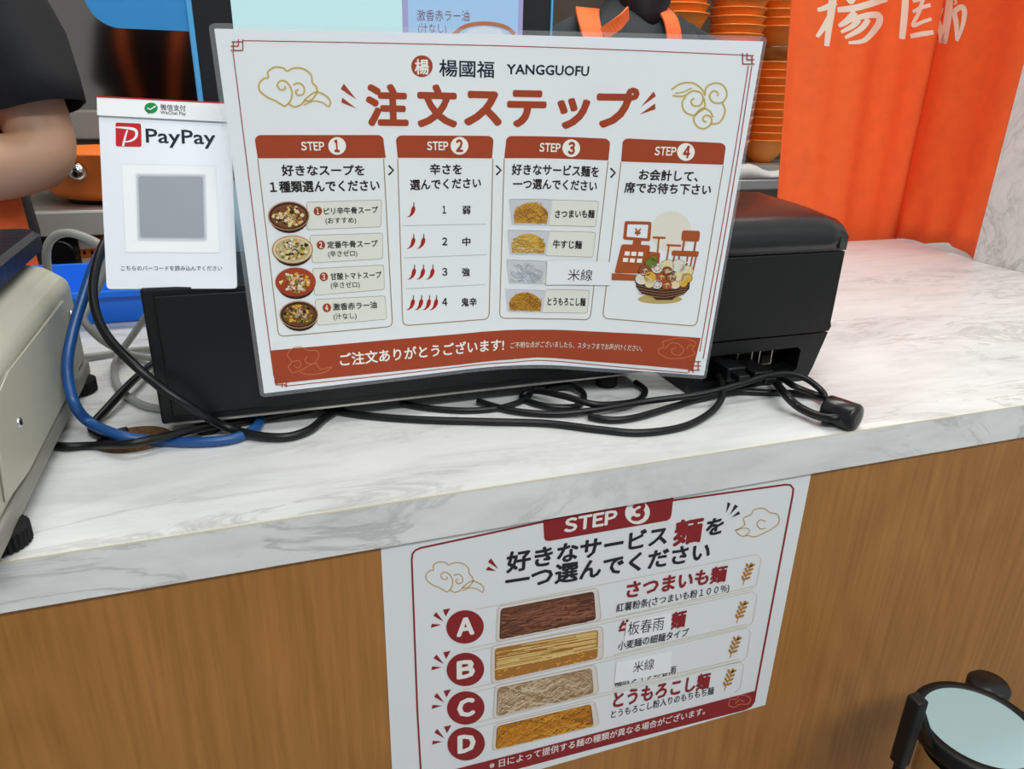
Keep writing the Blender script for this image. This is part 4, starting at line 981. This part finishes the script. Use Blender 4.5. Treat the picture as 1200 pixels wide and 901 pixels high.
S.poly(rquad([f(862, 179), f(938, 182), f(934, 228), f(857, 224)], 3), br_, 3); S.line([f(870, 224), f(863, 270)], 2.4, br_, 3); S.line([f(919, 226), f(912, 270)], 2.4, br_, 3); S.poly(rquad([f(820, 264), f(933, 268), f(929, 292), f(816, 286)], 1.5), br_, 3)
for a, c_ in (((830, 286), (822, 318)), ((850, 288), (846, 330)), ((885, 288), (880, 335)), ((921, 290), (908, 348)), ((905, 290), (897, 330))): S.line([f(*a), f(*c_)], 1.9, br_, 3)
S.poly([f(666, 380), f(894, 388), f(892, 425), f(868, 450), f(834, 460), (f(820, 472)), f(752, 472), f(736, 458), f(692, 446), f(668, 418)], 'basket', 6)
for i in range(5): S.line([f(668 + 2 * i, 400 + 11 * i), f(780, 418 + 11 * i), f(890 - 4 * i, 408 + 9 * i)], .5, 'pic_rim', 7, 4)
for c, r, m in (((730, 318), 7.5, 'food_green'), ((800, 332), 9, 'food_cream'), ((845, 330), 9, 'food_white'), ((880, 352), 8, 'food_cream'), ((690, 385), 8, 'food_white'), ((705, 350), 8, 'food_meat'), ((725, 378), 8, 'food_yellow'), ((755, 340), 7, 'food_white'), ((797, 352), 7, 'food_meat'), ((775, 378), 8, 'pic_orange'), ((813, 378), 7, 'food_meat'), ((850, 376), 8, 'food_cream'), ((880, 380), 7, 'food_yellow'), ((755, 407), 6.5, 'food_white'), ((797, 411), 6.5, 'pic_orange'), ((830, 406), 7, 'food_cream'), ((722, 406), 5.5, 'food_cream'), ((865, 402), 5.5, 'food_yellow'), ((742, 300), 4, 'food_green'), ((865, 340), 5, 'food_white')):
    S.ell(f(*c), r, r * .9, 'food_dark', 7.6, seg=14); S.ell((f(*c)[0], f(*c)[1] - .3), r * .93, r * .83, m, 8, seg=14)
for c in ((755, 340), (755, 407)):
    for k in range(7): a = k * 2 * math.pi / 7; p = f(*c); S.ell((p[0] + 3.6 * math.cos(a), p[1] - .3 + 3.2 * math.sin(a)), .9, .8, 'food_meat', 9, seg=8)
for c in ((797, 352), (775, 378), (813, 378), (797, 411), (705, 350)):
    p = f(*c); S.line([(p[0] - 3, p[1] - 1), (p[0], p[1] - 2.4), (p[0] + 3, p[1] - .6)], .8, 'food_cream', 9); S.line([(p[0] - 1, p[1] + 2.5), (p[0] + .5, p[1] - 3)], .8, 'food_cream', 9)
for a, c_ in (((800, 330), (770, 318)), ((850, 330), (885, 312)), ((880, 350), (905, 340)), ((690, 385), (668, 372)), ((840, 375), (868, 352)), ((735, 390), (712, 372))): S.line([f(*a), f(*c_)], 1.4, 'food_cream', 9.2)
# footer band
S.part('footer_band')
S.poly([(317.5, 410.5), (370, 405.8), (450, 398.6), (540, 391), (600, 386.4), (629, 386.2), (690, 388), (760, 391.5), (821, 395.8), (812, 433.3), (760, 428.5), (690, 423), (629, 418.6), (600, 421), (540, 427), (450, 436.2), (380, 443.4), (322, 449.6)], 'sign_brown', 3)
S.text('ご注文ありがとうございます!', (399, 428.8), (590, 410.5), 14.2, 'sign_white', 4, .019)
S.text('ご不明な点がございましたら、スタッフまでお声がけください。', z5(137, 678), z5(692, 690), 7.2, 'sign_pill', 4)
fl = lambda x, y: (z4(205 + (x - 225) * .64, 672 + (y - 170) * .66))
cb = lambda pts, n=4: S.line([z4(*p) for p in pts], .8, 'band_gold', 4, n)
cb([(225, 780), (208, 755), (222, 735), (205, 705), (225, 678), (262, 672), (290, 685), (330, 688), (335, 715), (320, 738), (295, 742), (278, 728), (288, 712)]); cb([(225, 735), (250, 728), (262, 745), (248, 760), (235, 750)]); cb([(225, 780), (260, 770), (320, 740), (345, 765), (392, 755), (360, 778), (300, 788), (258, 778)])
cb5 = lambda pts, n=4: S.line([z5(*p) for p in pts], .8, 'band_gold', 4, n)
cb5([(765, 700), (762, 680), (785, 672), (780, 650), (815, 640), (850, 632), (890, 640), (920, 655), (905, 680), (915, 700), (880, 715), (840, 720), (800, 718), (765, 700)]); cb5([(790, 680), (815, 655), (850, 660), (868, 685), (850, 705), (822, 700), (818, 680), (838, 675)]); cb5([(880, 680), (895, 662), (910, 670)])
# pasted correction label
S.part('correction_label')
S.poly([z5(292, 306), z5(563, 312), z5(560, 410), z5(286, 408)], 'paper', 12); S.text('米線', z5(377, 390), z5(480, 392), 13.6, 'sign_black', 13)
for nm, pcs in S.parts.items():
    o = S.build('step_panel' if nm.startswith('step') else nm, pcs, sg)
    if nm.startswith('step'): o['label'] = {'1': 'panel with four soup bowls', '2': 'panel with rows of chillies', '3': 'panel with four noodle trays', '4': 'panel with till and vegetable basket'}[nm[-1]]
    if nm == 'correction_label': o['label'] = 'white paper label pasted over one noodle name'

# ------------------------------------------------------------------ poster on the counter front
po = thing('noodle_poster', 'white noodle choice poster with red rounded frame taped to the wood front', 'poster', (.23, YP, -.2))
Mp = lambda n, h: mat(n, h, .5)
Mp('poster_paper', '#DFE2E4'); Mp('poster_red', '#88191E'); Mp('poster_black', '#16191F'); Mp('poster_gold', '#C2A062'); Mp('poster_line', '#C9C4AE'); Mp('poster_wheat', '#B07A2C'); Mp('poster_white', '#E8E6E2')
Mp('strand_a', '#7A4630'); Mp('strand_a2', '#54301F'); Mp('strand_a3', '#93604A'); Mp('strand_b', '#D2AE62'); Mp('strand_b2', '#A87030'); Mp('strand_b3', '#E2C888'); Mp('strand_c', '#BFA482'); Mp('strand_c2', '#957650'); Mp('strand_c3', '#D6C2A6'); Mp('strand_d', '#C07A14'); Mp('strand_d2', '#8F5608'); Mp('strand_d3', '#D89A34'); Mp('wrap', '#D8D2CC'); Mp('wrap_edge', '#C6B3A8')
YPo = YP - .0006
tl, tr = PY(446.5, 637, YPo), PY(950.5, 556, YPo); brp = PY(897, 825, YPo)
ox = (tl.x + PY(459, 901, YPo).x) / 2; ex = (tr.x + brp.x) / 2 - ox; zt_ = -.0332; zb_ = brp.z - .001
S = Sheet(planar(Vector((ox, YPo, zb_)), Vector((ex, 0, 0)), Vector((0, 0, zt_ - zb_))))
sheet_slab(S, 'poster_sheet', 'poster_paper', po, 0, 0, 1, 1, .001, 0, .0003)
z = zz(440, 550, 2.308)
S.part('printing')
S.line([z(*p) for p in [(125, 860), (113, 650), (98, 245), (100, 228), (108, 218), (122, 212)]] + [z(*p) for p in [(455, 141), (800, 84)]], 2.2, 'poster_red', 2)
S.line([z(*p) for p in [(800, 84), (1108, 41), (1122, 42), (1130, 52), (1128, 70), (1028, 600)]], 2.2, 'poster_red', 2)
S.poly([z(*p) for p in [(453, 132), (806, 73), (800, 122), (797, 132), (788, 138), (470, 193), (460, 192), (456, 185)]], 'poster_red', 3)
S.latin('STEP', z(511, 169), z(650, 144), 14.6, 'poster_white', 4, .034)
S.ell(z(708, 116), 14.6, 13.6, 'poster_white', 4, -.15); S.latin('3', z(692, 138), z(724, 132), 18.5, 'poster_red', 5, .05)
S.text('好きなサービス', z(355, 279), z(785, 201), 22.5, 'poster_black', 3, .03); S.text('麺', z(805, 206), z(877, 193), 27.5, 'poster_red', 3, .035); S.text('を', z(892, 182), z(936, 172), 20, 'poster_black', 3, .035)
S.text('一つ選んでください', z(352, 330), z(900, 243), 22, 'poster_black', 3, .03)
for t in ([(312, 240), (332, 268), (304, 250)], [(305, 262), (326, 274), (298, 272)]): S.poly([z(*p) for p in t], 'poster_red', 3)
for t in ([(948, 118), (952, 88), (960, 92)], [(958, 122), (972, 94), (980, 100)], [(962, 130), (982, 112), (986, 120)]): S.poly([z(*p) for p in t], 'poster_black', 3)
fz = lambda x, y: z(137 + (x - 225) * .53, 250 + (y - 172) * .50)
cloud_a(S, fz, 1.3, 'poster_gold')
S.line([z(*p) for p in [(972, 165), (998, 150), (995, 132), (1015, 122), (1025, 108), (1050, 105), (1066, 116), (1088, 122), (1090, 145), (1072, 160), (1050, 172), (1025, 182), (1008, 178), (990, 180), (975, 168)]], 1.2, 'poster_gold', 3, 4)
S.line([z(*p) for p in [(1055, 140), (1040, 136), (1032, 148), (1040, 160), (1054, 158)]], 1.2, 'poster_gold', 3, 4); S.line([z(*p) for p in [(972, 165), (1000, 158), (1012, 166), (1000, 178)]], 1.0, 'poster_gold', 3, 4)
# rows
rows = (((242, 425), 'A', (('l', 270, 378), (1030, 229), (1043, 243), (1030, 312), (1015, 325), (238, 486))), ((243, 540), 'B', (('l', 262, 492), (1020, 330), (1032, 342), (1020, 412), (1005, 424), (236, 596))),
        ((244, 644), 'C', (('l', 262, 603), (1003, 428), (1014, 440), (1004, 506), (990, 518), (236, 692))), ((245, 741), 'D', (('l', 262, 700), (985, 520), (996, 530), (986, 590), (972, 603))))
for (cx_, cy_), ch, ol in rows:
    S.line([z(ol[0][1], ol[0][2])] + [z(*p) for p in ol[1:]], .8, 'poster_line', 2)
    S.ell(z(cx_, cy_), 22, 19.5, 'poster_red', 4, -.12, 36); S.latin(ch, z(cx_ - 20, cy_ + 24), z(cx_ + 22, cy_ + 17), 18.5, 'poster_white', 5, .05)
    for t in ([(-58, -28), (-46, -50), (-66, -46)], [(-64, -14), (-84, -40), (-92, -30)], [(-70, -6), (-96, -8), (-98, 3)]): S.poly([z(cx_ + a + 6, cy_ + c_) for a, c_ in t], 'poster_red', 3)
packs = (([(338, 374), (590, 327), (596, 408), (334, 462)], 'strand_a'), ([(322, 482), (602, 431), (600, 512), (322, 574)], 'strand_b'), ([(330, 588), (584, 534), (590, 606), (326, 670)], 'strand_c'), ([(328, 692), (582, 632), (590, 694), (324, 757)], 'strand_d'))
for k, (q, m) in enumerate(packs):
    qq = [Vector(z(*p)) for p in q]
    def ti(u, v): p = (qq[0] * (1 - u) + qq[1] * u) * (1 - v) + (qq[3] * (1 - u) + qq[2] * u) * v; return (p.x, p.y)
    S.poly(rquad([ti(-.035, -.08), ti(1.05, -.08), ti(1.06, 1.03), ti(-.035, 1.05)], 6), 'wrap_edge', 3); S.poly(rquad([ti(-.03, -.06), ti(1.04, -.06), ti(1.05, 1.01), ti(-.03, 1.03)], 6), 'wrap', 4)
    S.poly(rquad([ti(0, .02), ti(1, .02), ti(1, .97), ti(0, .97)], 4), m + '2', 5)
    for j in range(170):
        v = random.uniform(.05, .95); u = random.uniform(.03, .97); l = random.uniform(.10, .28)
        if k == 1 and v > .62:
            for_ = [ti(min(.97, max(.03, u + t * .018)), min(.95, max(.6, v + t * .04 * math.sin(j)))) for t in (-1, 0, 1)]; S.line(for_, 1.5, random.choice((m + '2', 'strand_d', 'strand_d3')), 6 + j * .02); continue
        amp = (.05, .02, .16, .22)[k]; ph = random.uniform(0, 6)
        pts = [ti(min(.985, max(.015, u + l * t)), min(.96, max(.04, v + amp * math.sin(ph + 3.2 * t + (random.random() * .3))))) for t in (-1, -.5, 0, .5, 1)]
        if k == 1: pts = [ti(min(.985, max(.015, u + l * t)), min(.62, max(.04, v + .01 * t))) for t in (-1, 0, 1)]
        S.line(pts, random.uniform(.8, 1.3), random.choice((m, m, m + '3', m + '2')), 6 + j * .02)
    S.line([ti(-.02, -.03), ti(.5, -.04), ti(1.03, -.03)], 1.2, 'poster_white', 10)
    if k == 1: S.line([ti(-.02, .62), ti(.5, .63), ti(1.03, .60)], 1.2, 'strand_b3', 10)
S.text('さつまいも麺', z(678, 348), z(945, 301), 18.5, 'poster_red', 4, .035); S.text('紅薯粉条(さつまいも粉\uff11\uff10\uff10\uff05)', z(650, 386), z(955, 329), 9.4, 'poster_black', 4, .012)
S.text('牛', z(657, 452), z(695, 445), 18, 'poster_red', 4, .035); S.text('麺', z(797, 432), z(835, 423), 18.5, 'poster_red', 4, .035); S.text('小麦麺の細麺タイプ', z(655, 489), z(845, 450), 9.6, 'poster_black', 4, .012)
S.text('幅広タイプの春雨', z(646, 588), z(811, 551), 9.4, 'poster_black', 4, .012)
S.text('とうもろこし麺', z(642, 645), z(900, 590), 18, 'poster_red', 4, .035); S.text('とうもろこし粉入りのもちもち麺', z(636, 673), z(913, 607), 9, 'poster_black', 4, .012)
for a, c_ in (((650, 398), (1022, 316)), ((645, 500), (1005, 418)), ((640, 592), (985, 512))):
    for i in range(60): S.line([z(a[0] + (c_[0] - a[0]) * t, a[1] + (c_[1] - a[1]) * t) for t in (i / 60, (i + .6) / 60)], .8, 'poster_gold', 3)
for wx_, wy_ in ((1007, 282), (990, 385), (972, 480), (957, 568)):
    S.line([z(wx_ - 14, wy_ + 30), z(wx_ - 4, wy_ + 5), z(wx_ + 6, wy_ - 20)], .9, 'poster_wheat', 3)
    for i in range(4):
        t = i / 3.0; cx_, cy_ = wx_ - 7 + 12 * t, wy_ + 14 - 34 * t
        for dx_, dy_, rt in ((-6, -2, -2.0), (7, -3, -.45)): S.ell(z(cx_ + dx_, cy_ + dy_), 3.4, 1.45, 'poster_wheat', 4, rt, 10)
    S.ell(z(wx_ + 8, wy_ - 24), 3.4, 1.5, 'poster_wheat', 4, -1.2, 10)
S.poly([z(*p) for p in [(130, 868), (128, 832), (500, 737), (1031, 597), (1026, 628), (1016, 642), (1000, 650), (600, 752), (300, 832), (160, 868)]], 'poster_red', 3)
S.text('※ 日によって提供する麺の種類が異なる場合がございます。', z(308, 811), z(890, 661), 8.6, 'poster_white', 4, .01)
S.line([z(*p) for p in [(955, 638), (958, 622), (975, 620), (985, 610), (1005, 612), (1014, 622), (1005, 634), (985, 634), (970, 642), (955, 638)]], .8, 'band_gold', 4, 3); S.line([z(*p) for p in [(972, 632), (985, 622), (996, 628)]], .8, 'band_gold', 4, 3)
for nm, q, t, L, R, h, lab in (('s1', [(678, 412), (801, 386), (797, 438), (672, 464)], '板春雨', (680, 448), (777, 432), 15.5, 'white paper label pasted over the second noodle name'), ('s2', [(651, 522), (801, 490), (797, 547), (645, 577)], '米線', (695, 549), (751, 538), 12.5, 'white paper label pasted over the third noodle name')):
    S.part(nm); S.poly([z(*p) for p in q], 'paper', 6); S.text(t, z(*L), z(*R), h, 'poster_black', 7)
for nm, pcs in S.parts.items():
    o = S.build('printing' if nm == 'printing' else 'correction_label', pcs, po, .0001)
    if nm == 's1': o['label'] = 'white paper label pasted over the second noodle name'
    if nm == 's2': o['label'] = 'white paper label pasted over the third noodle name'

# ------------------------------------------------------------------ cables
def cable(name, label, pts, r, m, extra=None, n=8):
    b = MB(); P = [PZ(q[0], q[1], q[3]) if q[2] == 'z' else PY(q[0], q[1], q[3]) for q in pts]
    for p in P: p.z = max(p.z, r)
    b.tube(P, r, 10, n)
    if extra:
        t = thing(name, label, 'cable', P[0]); b.build('cord', m, t); extra(t, P); return t
    return tag(b.build(name, m), label, 'cable')
cable('network_cable', 'thick blue network cable looping down beside the scale', [(142, 262, 'y', .66), (128, 280, 'y', .65), (112, 308, 'y', .63), (97, 350, 'y', .615), (84, 395, 'y', .60), (79, 432, 'y', .585), (86, 470, 'y', .565), (104, 494, 'z', .014), (140, 510, 'z', .009), (180, 516, 'z', .004), (225, 518, 'z', .004), (268, 515, 'z', .004), (295, 505, 'z', .004), (304, 493, 'z', .004), (300, 483, 'z', .004)], .0040, 'cable_blue')
cable('power_cable', 'black cable running from behind the card down across the drawer front', [(140, 262, 'y', .66), (126, 278, 'y', .648), (116, 300, 'y', .628), (109, 335, 'y', .60), (113, 368, 'y', .575), (128, 397, 'y', .555), (158, 428, 'y', .536), (190, 455, 'y', .530), (225, 478, 'y', .527), (262, 499, 'z', .010), (300, 510, 'z', .005), (335, 512, 'z', .004), (362, 504, 'z', .004), (380, 490, 'z', .004), (400, 478, 'z', .004)], .0033, 'cable_black')
cable('power_cable', 'black cable leaving the scale base and crossing the worktop below the blue cable', [(60, 520, 'y', .56), (75, 523, 'z', .004), (110, 522, 'z', .0033), (150, 520, 'z', .012), (195, 511, 'z', .011), (240, 501, 'z', .008), (285, 494, 'z', .004), (330, 486, 'z', .004), (365, 479, 'z', .004)], .0030, 'cable_black')
cable('power_cable', 'short black cable slanting from the cable hole to behind the drawer', [(192, 418, 'z', .004), (172, 432, 'z', .01), (150, 452, 'z', .012), (126, 478, 'z', .008), (108, 500, 'z', .004), (120, 510, 'z', .004), (150, 508, 'z', .001)], .0034, 'cable_black')
cable('grey_cable', 'pale grey cable arching up between the scale platter and the card', [(62, 350, 'y', .74), (56, 318, 'y', .74), (55, 292, 'y', .74), (64, 277, 'y', .73), (82, 273, 'y', .72), (104, 280, 'y', .71), (122, 290, 'y', .70), (135, 300, 'y', .70)], .0036, 'cable_grey')
cable('grey_cable', 'grey cable hanging in a loop behind the blue cable by the tray', [(128, 300, 'y', .69), (120, 325, 'y', .69), (108, 350, 'y', .69), (98, 372, 'y', .68), (110, 390, 'y', .68), (128, 404, 'y', .69), (150, 414, 'z', .006), (178, 420, 'z', .006), (200, 424, 'z', .006)], .0032, 'cable_grey')
cable('grey_cable', 'grey cable curling on the worktop between tray and drawer', [(188, 350, 'y', .72), (172, 370, 'y', .70), (152, 398, 'z', .02), (140, 415, 'z', .008), (134, 432, 'z', .0035), (138, 452, 'z', .0035), (152, 466, 'z', .0035), (172, 476, 'z', .0035), (200, 480, 'z', .0035)], .0032, 'cable_grey')
cable('grey_cable', 'grey cable lying flat from the scale foot toward the drawer', [(80, 420, 'z', .004), (110, 417, 'z', .004), (150, 411, 'z', .004), (185, 408, 'z', .004)], .0030, 'cable_grey')
cable('printer_cable', 'long black cable sweeping along the worktop from drawer to printer', [(372, 474, 'z', .004), (395, 482, 'z', .0031), (440, 488, 'z', .0031), (500, 492, 'z', .0031), (570, 494, 'z', .0031), (640, 496, 'z', .0031), (700, 503, 'z', .0031), (750, 507, 'z', .0031), (800, 500, 'z', .0031), (832, 484, 'z', .004), (846, 466, 'z', .010), (846, 450, 'z', .016), (842, 440, 'z', .018)], .0030, 'cable_black')
cable('printer_cable', 'black cable running from under the drawer up into the left printer socket', [(560, 470, 'z', .004), (600, 481, 'z', .0034), (650, 485, 'z', .0034), (700, 480, 'z', .006), (760, 470, 'z', .008), (820, 462, 'z', .012), (870, 449, 'z', .018), (900, 440, 'z', .022), (925, 438, 'z', .022), (945, 444, 'z', .018), (962, 457, 'z', .010), (966, 465, 'z', .006), (955, 462, 'z', .006), (930, 452, 'z', .012), (912, 440, 'y', .520)], .0028, 'cable_black')
cable('printer_cable', 'black cable looping in small coils below the middle of the sign', [(640, 455, 'z', .004), (668, 452, 'z', .006), (684, 462, 'z', .004), (676, 476, 'z', .0032), (640, 476, 'z', .0032), (612, 466, 'z', .0032), (625, 458, 'z', .008), (660, 464, 'z', .012), (700, 474, 'z', .010), (745, 470, 'z', .004), (756, 458, 'z', .004), (745, 448, 'z', .004)], .0028, 'cable_black')
cable('printer_cable', 'black cable bowing from the coils toward the printer base', [(690, 488, 'z', .0033), (715, 492, 'z', .0033), (745, 489, 'z', .0033), (790, 476, 'z', .0033), (830, 464, 'z', .0033), (862, 459, 'z', .0033), (900, 460, 'z', .0033), (935, 461, 'z', .0033), (962, 466, 'z', .005), (974, 472, 'z', .009)], .0029, 'cable_black')
cable('printer_cable', 'thin black cable lying under the drawer edge left of the coils', [(470, 472, 'z', .004), (500, 478, 'z', .0028), (545, 481, 'z', .0028), (585, 478, 'z', .0028), (615, 468, 'z', .0028), (625, 456, 'z', .004)], .0026, 'cable_black')
def choke(t, P):
    c = PZ(986, 484, .011); d = (PZ(998, 476, .011) - PZ(972, 479, .011)); d = Vector((.35, -.94, 0)).normalized()
    b = MB(); b.lathe([(.006, -.014), (.0105, -.0132), (.0115, -.0115), (.0115, .0115), (.0105, .0132), (.006, .014)], c, 28, True, True, d); b.build('ferrite_core', 'black_gloss', t)
cable('printer_cable', 'black cable with a round ferrite core at the counter edge', [(900, 432, 'y', .526), (908, 446, 'y', .506), (920, 462, 'z', .016), (935, 476, 'z', .009), (955, 486, 'z', .008), (975, 490, 'z', .010), (985, 486, 'z', .011), (990, 476, 'z', .011)], .0036, 'cable_black', choke)
# plugs seated in the printer sockets
pl = tag(MB().box((.3785, .500, .0155), (.3965, .530, .0285), .0015).box((.382, .488, .0185), (.393, .501, .0255), .0015).build('cable_plug', 'cable_black'), 'black cable plug seated in the left printer socket', 'plug')
pl = tag(MB().box((.4055, .498, .0120), (.4255, .5315, .0225), .0015).box((.410, .488, .0145), (.421, .499, .0205), .0015).build('cable_plug', 'cable_black'), 'black cable plug seated in the middle printer socket', 'plug')

# ------------------------------------------------------------------ belt barrier post before the counter
mat('disc_pale', '#A0BABC', .5)
Yb = .305; c = PY(1147, 851, Yb)
bp_ = thing('barrier_post', 'belt barrier post with a pale round top and chrome pole before the counter', 'barrier post', (c.x, c.y, FLOOR))
zt_ = c.z
b = MB(); b.lathe([(.100, 0), (.102, .006), (.098, .014), (.04, .028), (.03, .034)], (c.x, c.y, FLOOR), 48); b.build('base', 'black_plastic', bp_)
b = MB(); b.lathe([(.031, .03), (.031, zt_ - FLOOR - .07)], (c.x, c.y, FLOOR), 40); b.build('pole', 'chrome', bp_)
b = MB(); b.lathe([(.034, -.082), (.036, -.078), (.036, -.02), (.041, -.014)], (c.x, c.y, zt_), 40); b.mi = 1; b.lathe([(.0372, -.066), (.0372, -.03)], (c.x, c.y, zt_), 40, cap=False); b.build('belt_cassette', ('black_plastic', 'chrome'), bp_)
b = MB(); b.lathe([(.040, -.016), (.0495, -.013), (.0505, -.010), (.0505, -.001), (.049, .0012), (.0425, .0012), (.0415, -.0005), (.001, -.0005)], (c.x, c.y, zt_), 56); b.build('cap_rim', 'black_plastic', bp_)
b = MB(); b.lathe([(.0420, -.0009), (.0420, .0003)], (c.x, c.y, zt_), 56); b.build('top_disc', 'disc_pale', bp_)
a = PY(1078, 822, Yb); e = PY(1060, 893, Yb)
b = MB(); b.prism([(a.x - .0055, Yb - .004, a.z + .002), (a.x + .0055, Yb - .004, a.z + .002), (a.x + .0055, Yb - .004, e.z - .001), (a.x - .0055, Yb - .004, e.z - .001)], (0, .012, 0), .002); b.box((a.x - .001, Yb - .002, e.z - .02), (a.x + .004, Yb + .006, e.z), .001)
b.prism([(a.x + .003, Yb - .003, a.z - .004), (c.x - .047, Yb - .003, zt_ - .004), (c.x - .047, Yb - .003, zt_ - .012), (a.x + .003, Yb - .003, a.z - .014)], (0, .008, 0), .001)
b.build('belt_clip', 'black_plastic', bp_)
c2 = Vector((c.x + .055, c.y + .035, zt_ - .006))
b = MB(); b.lathe([(.015, -.010), (.0175, -.008), (.0175, .002), (.015, .005), (.001, .0055)], c2, 28); b.box((c2.x - .02, c2.y - .006, c2.z - .008), (c2.x + .0, c2.y + .006, c2.z), .001); b.build('belt_clip', 'black_gloss', bp_)
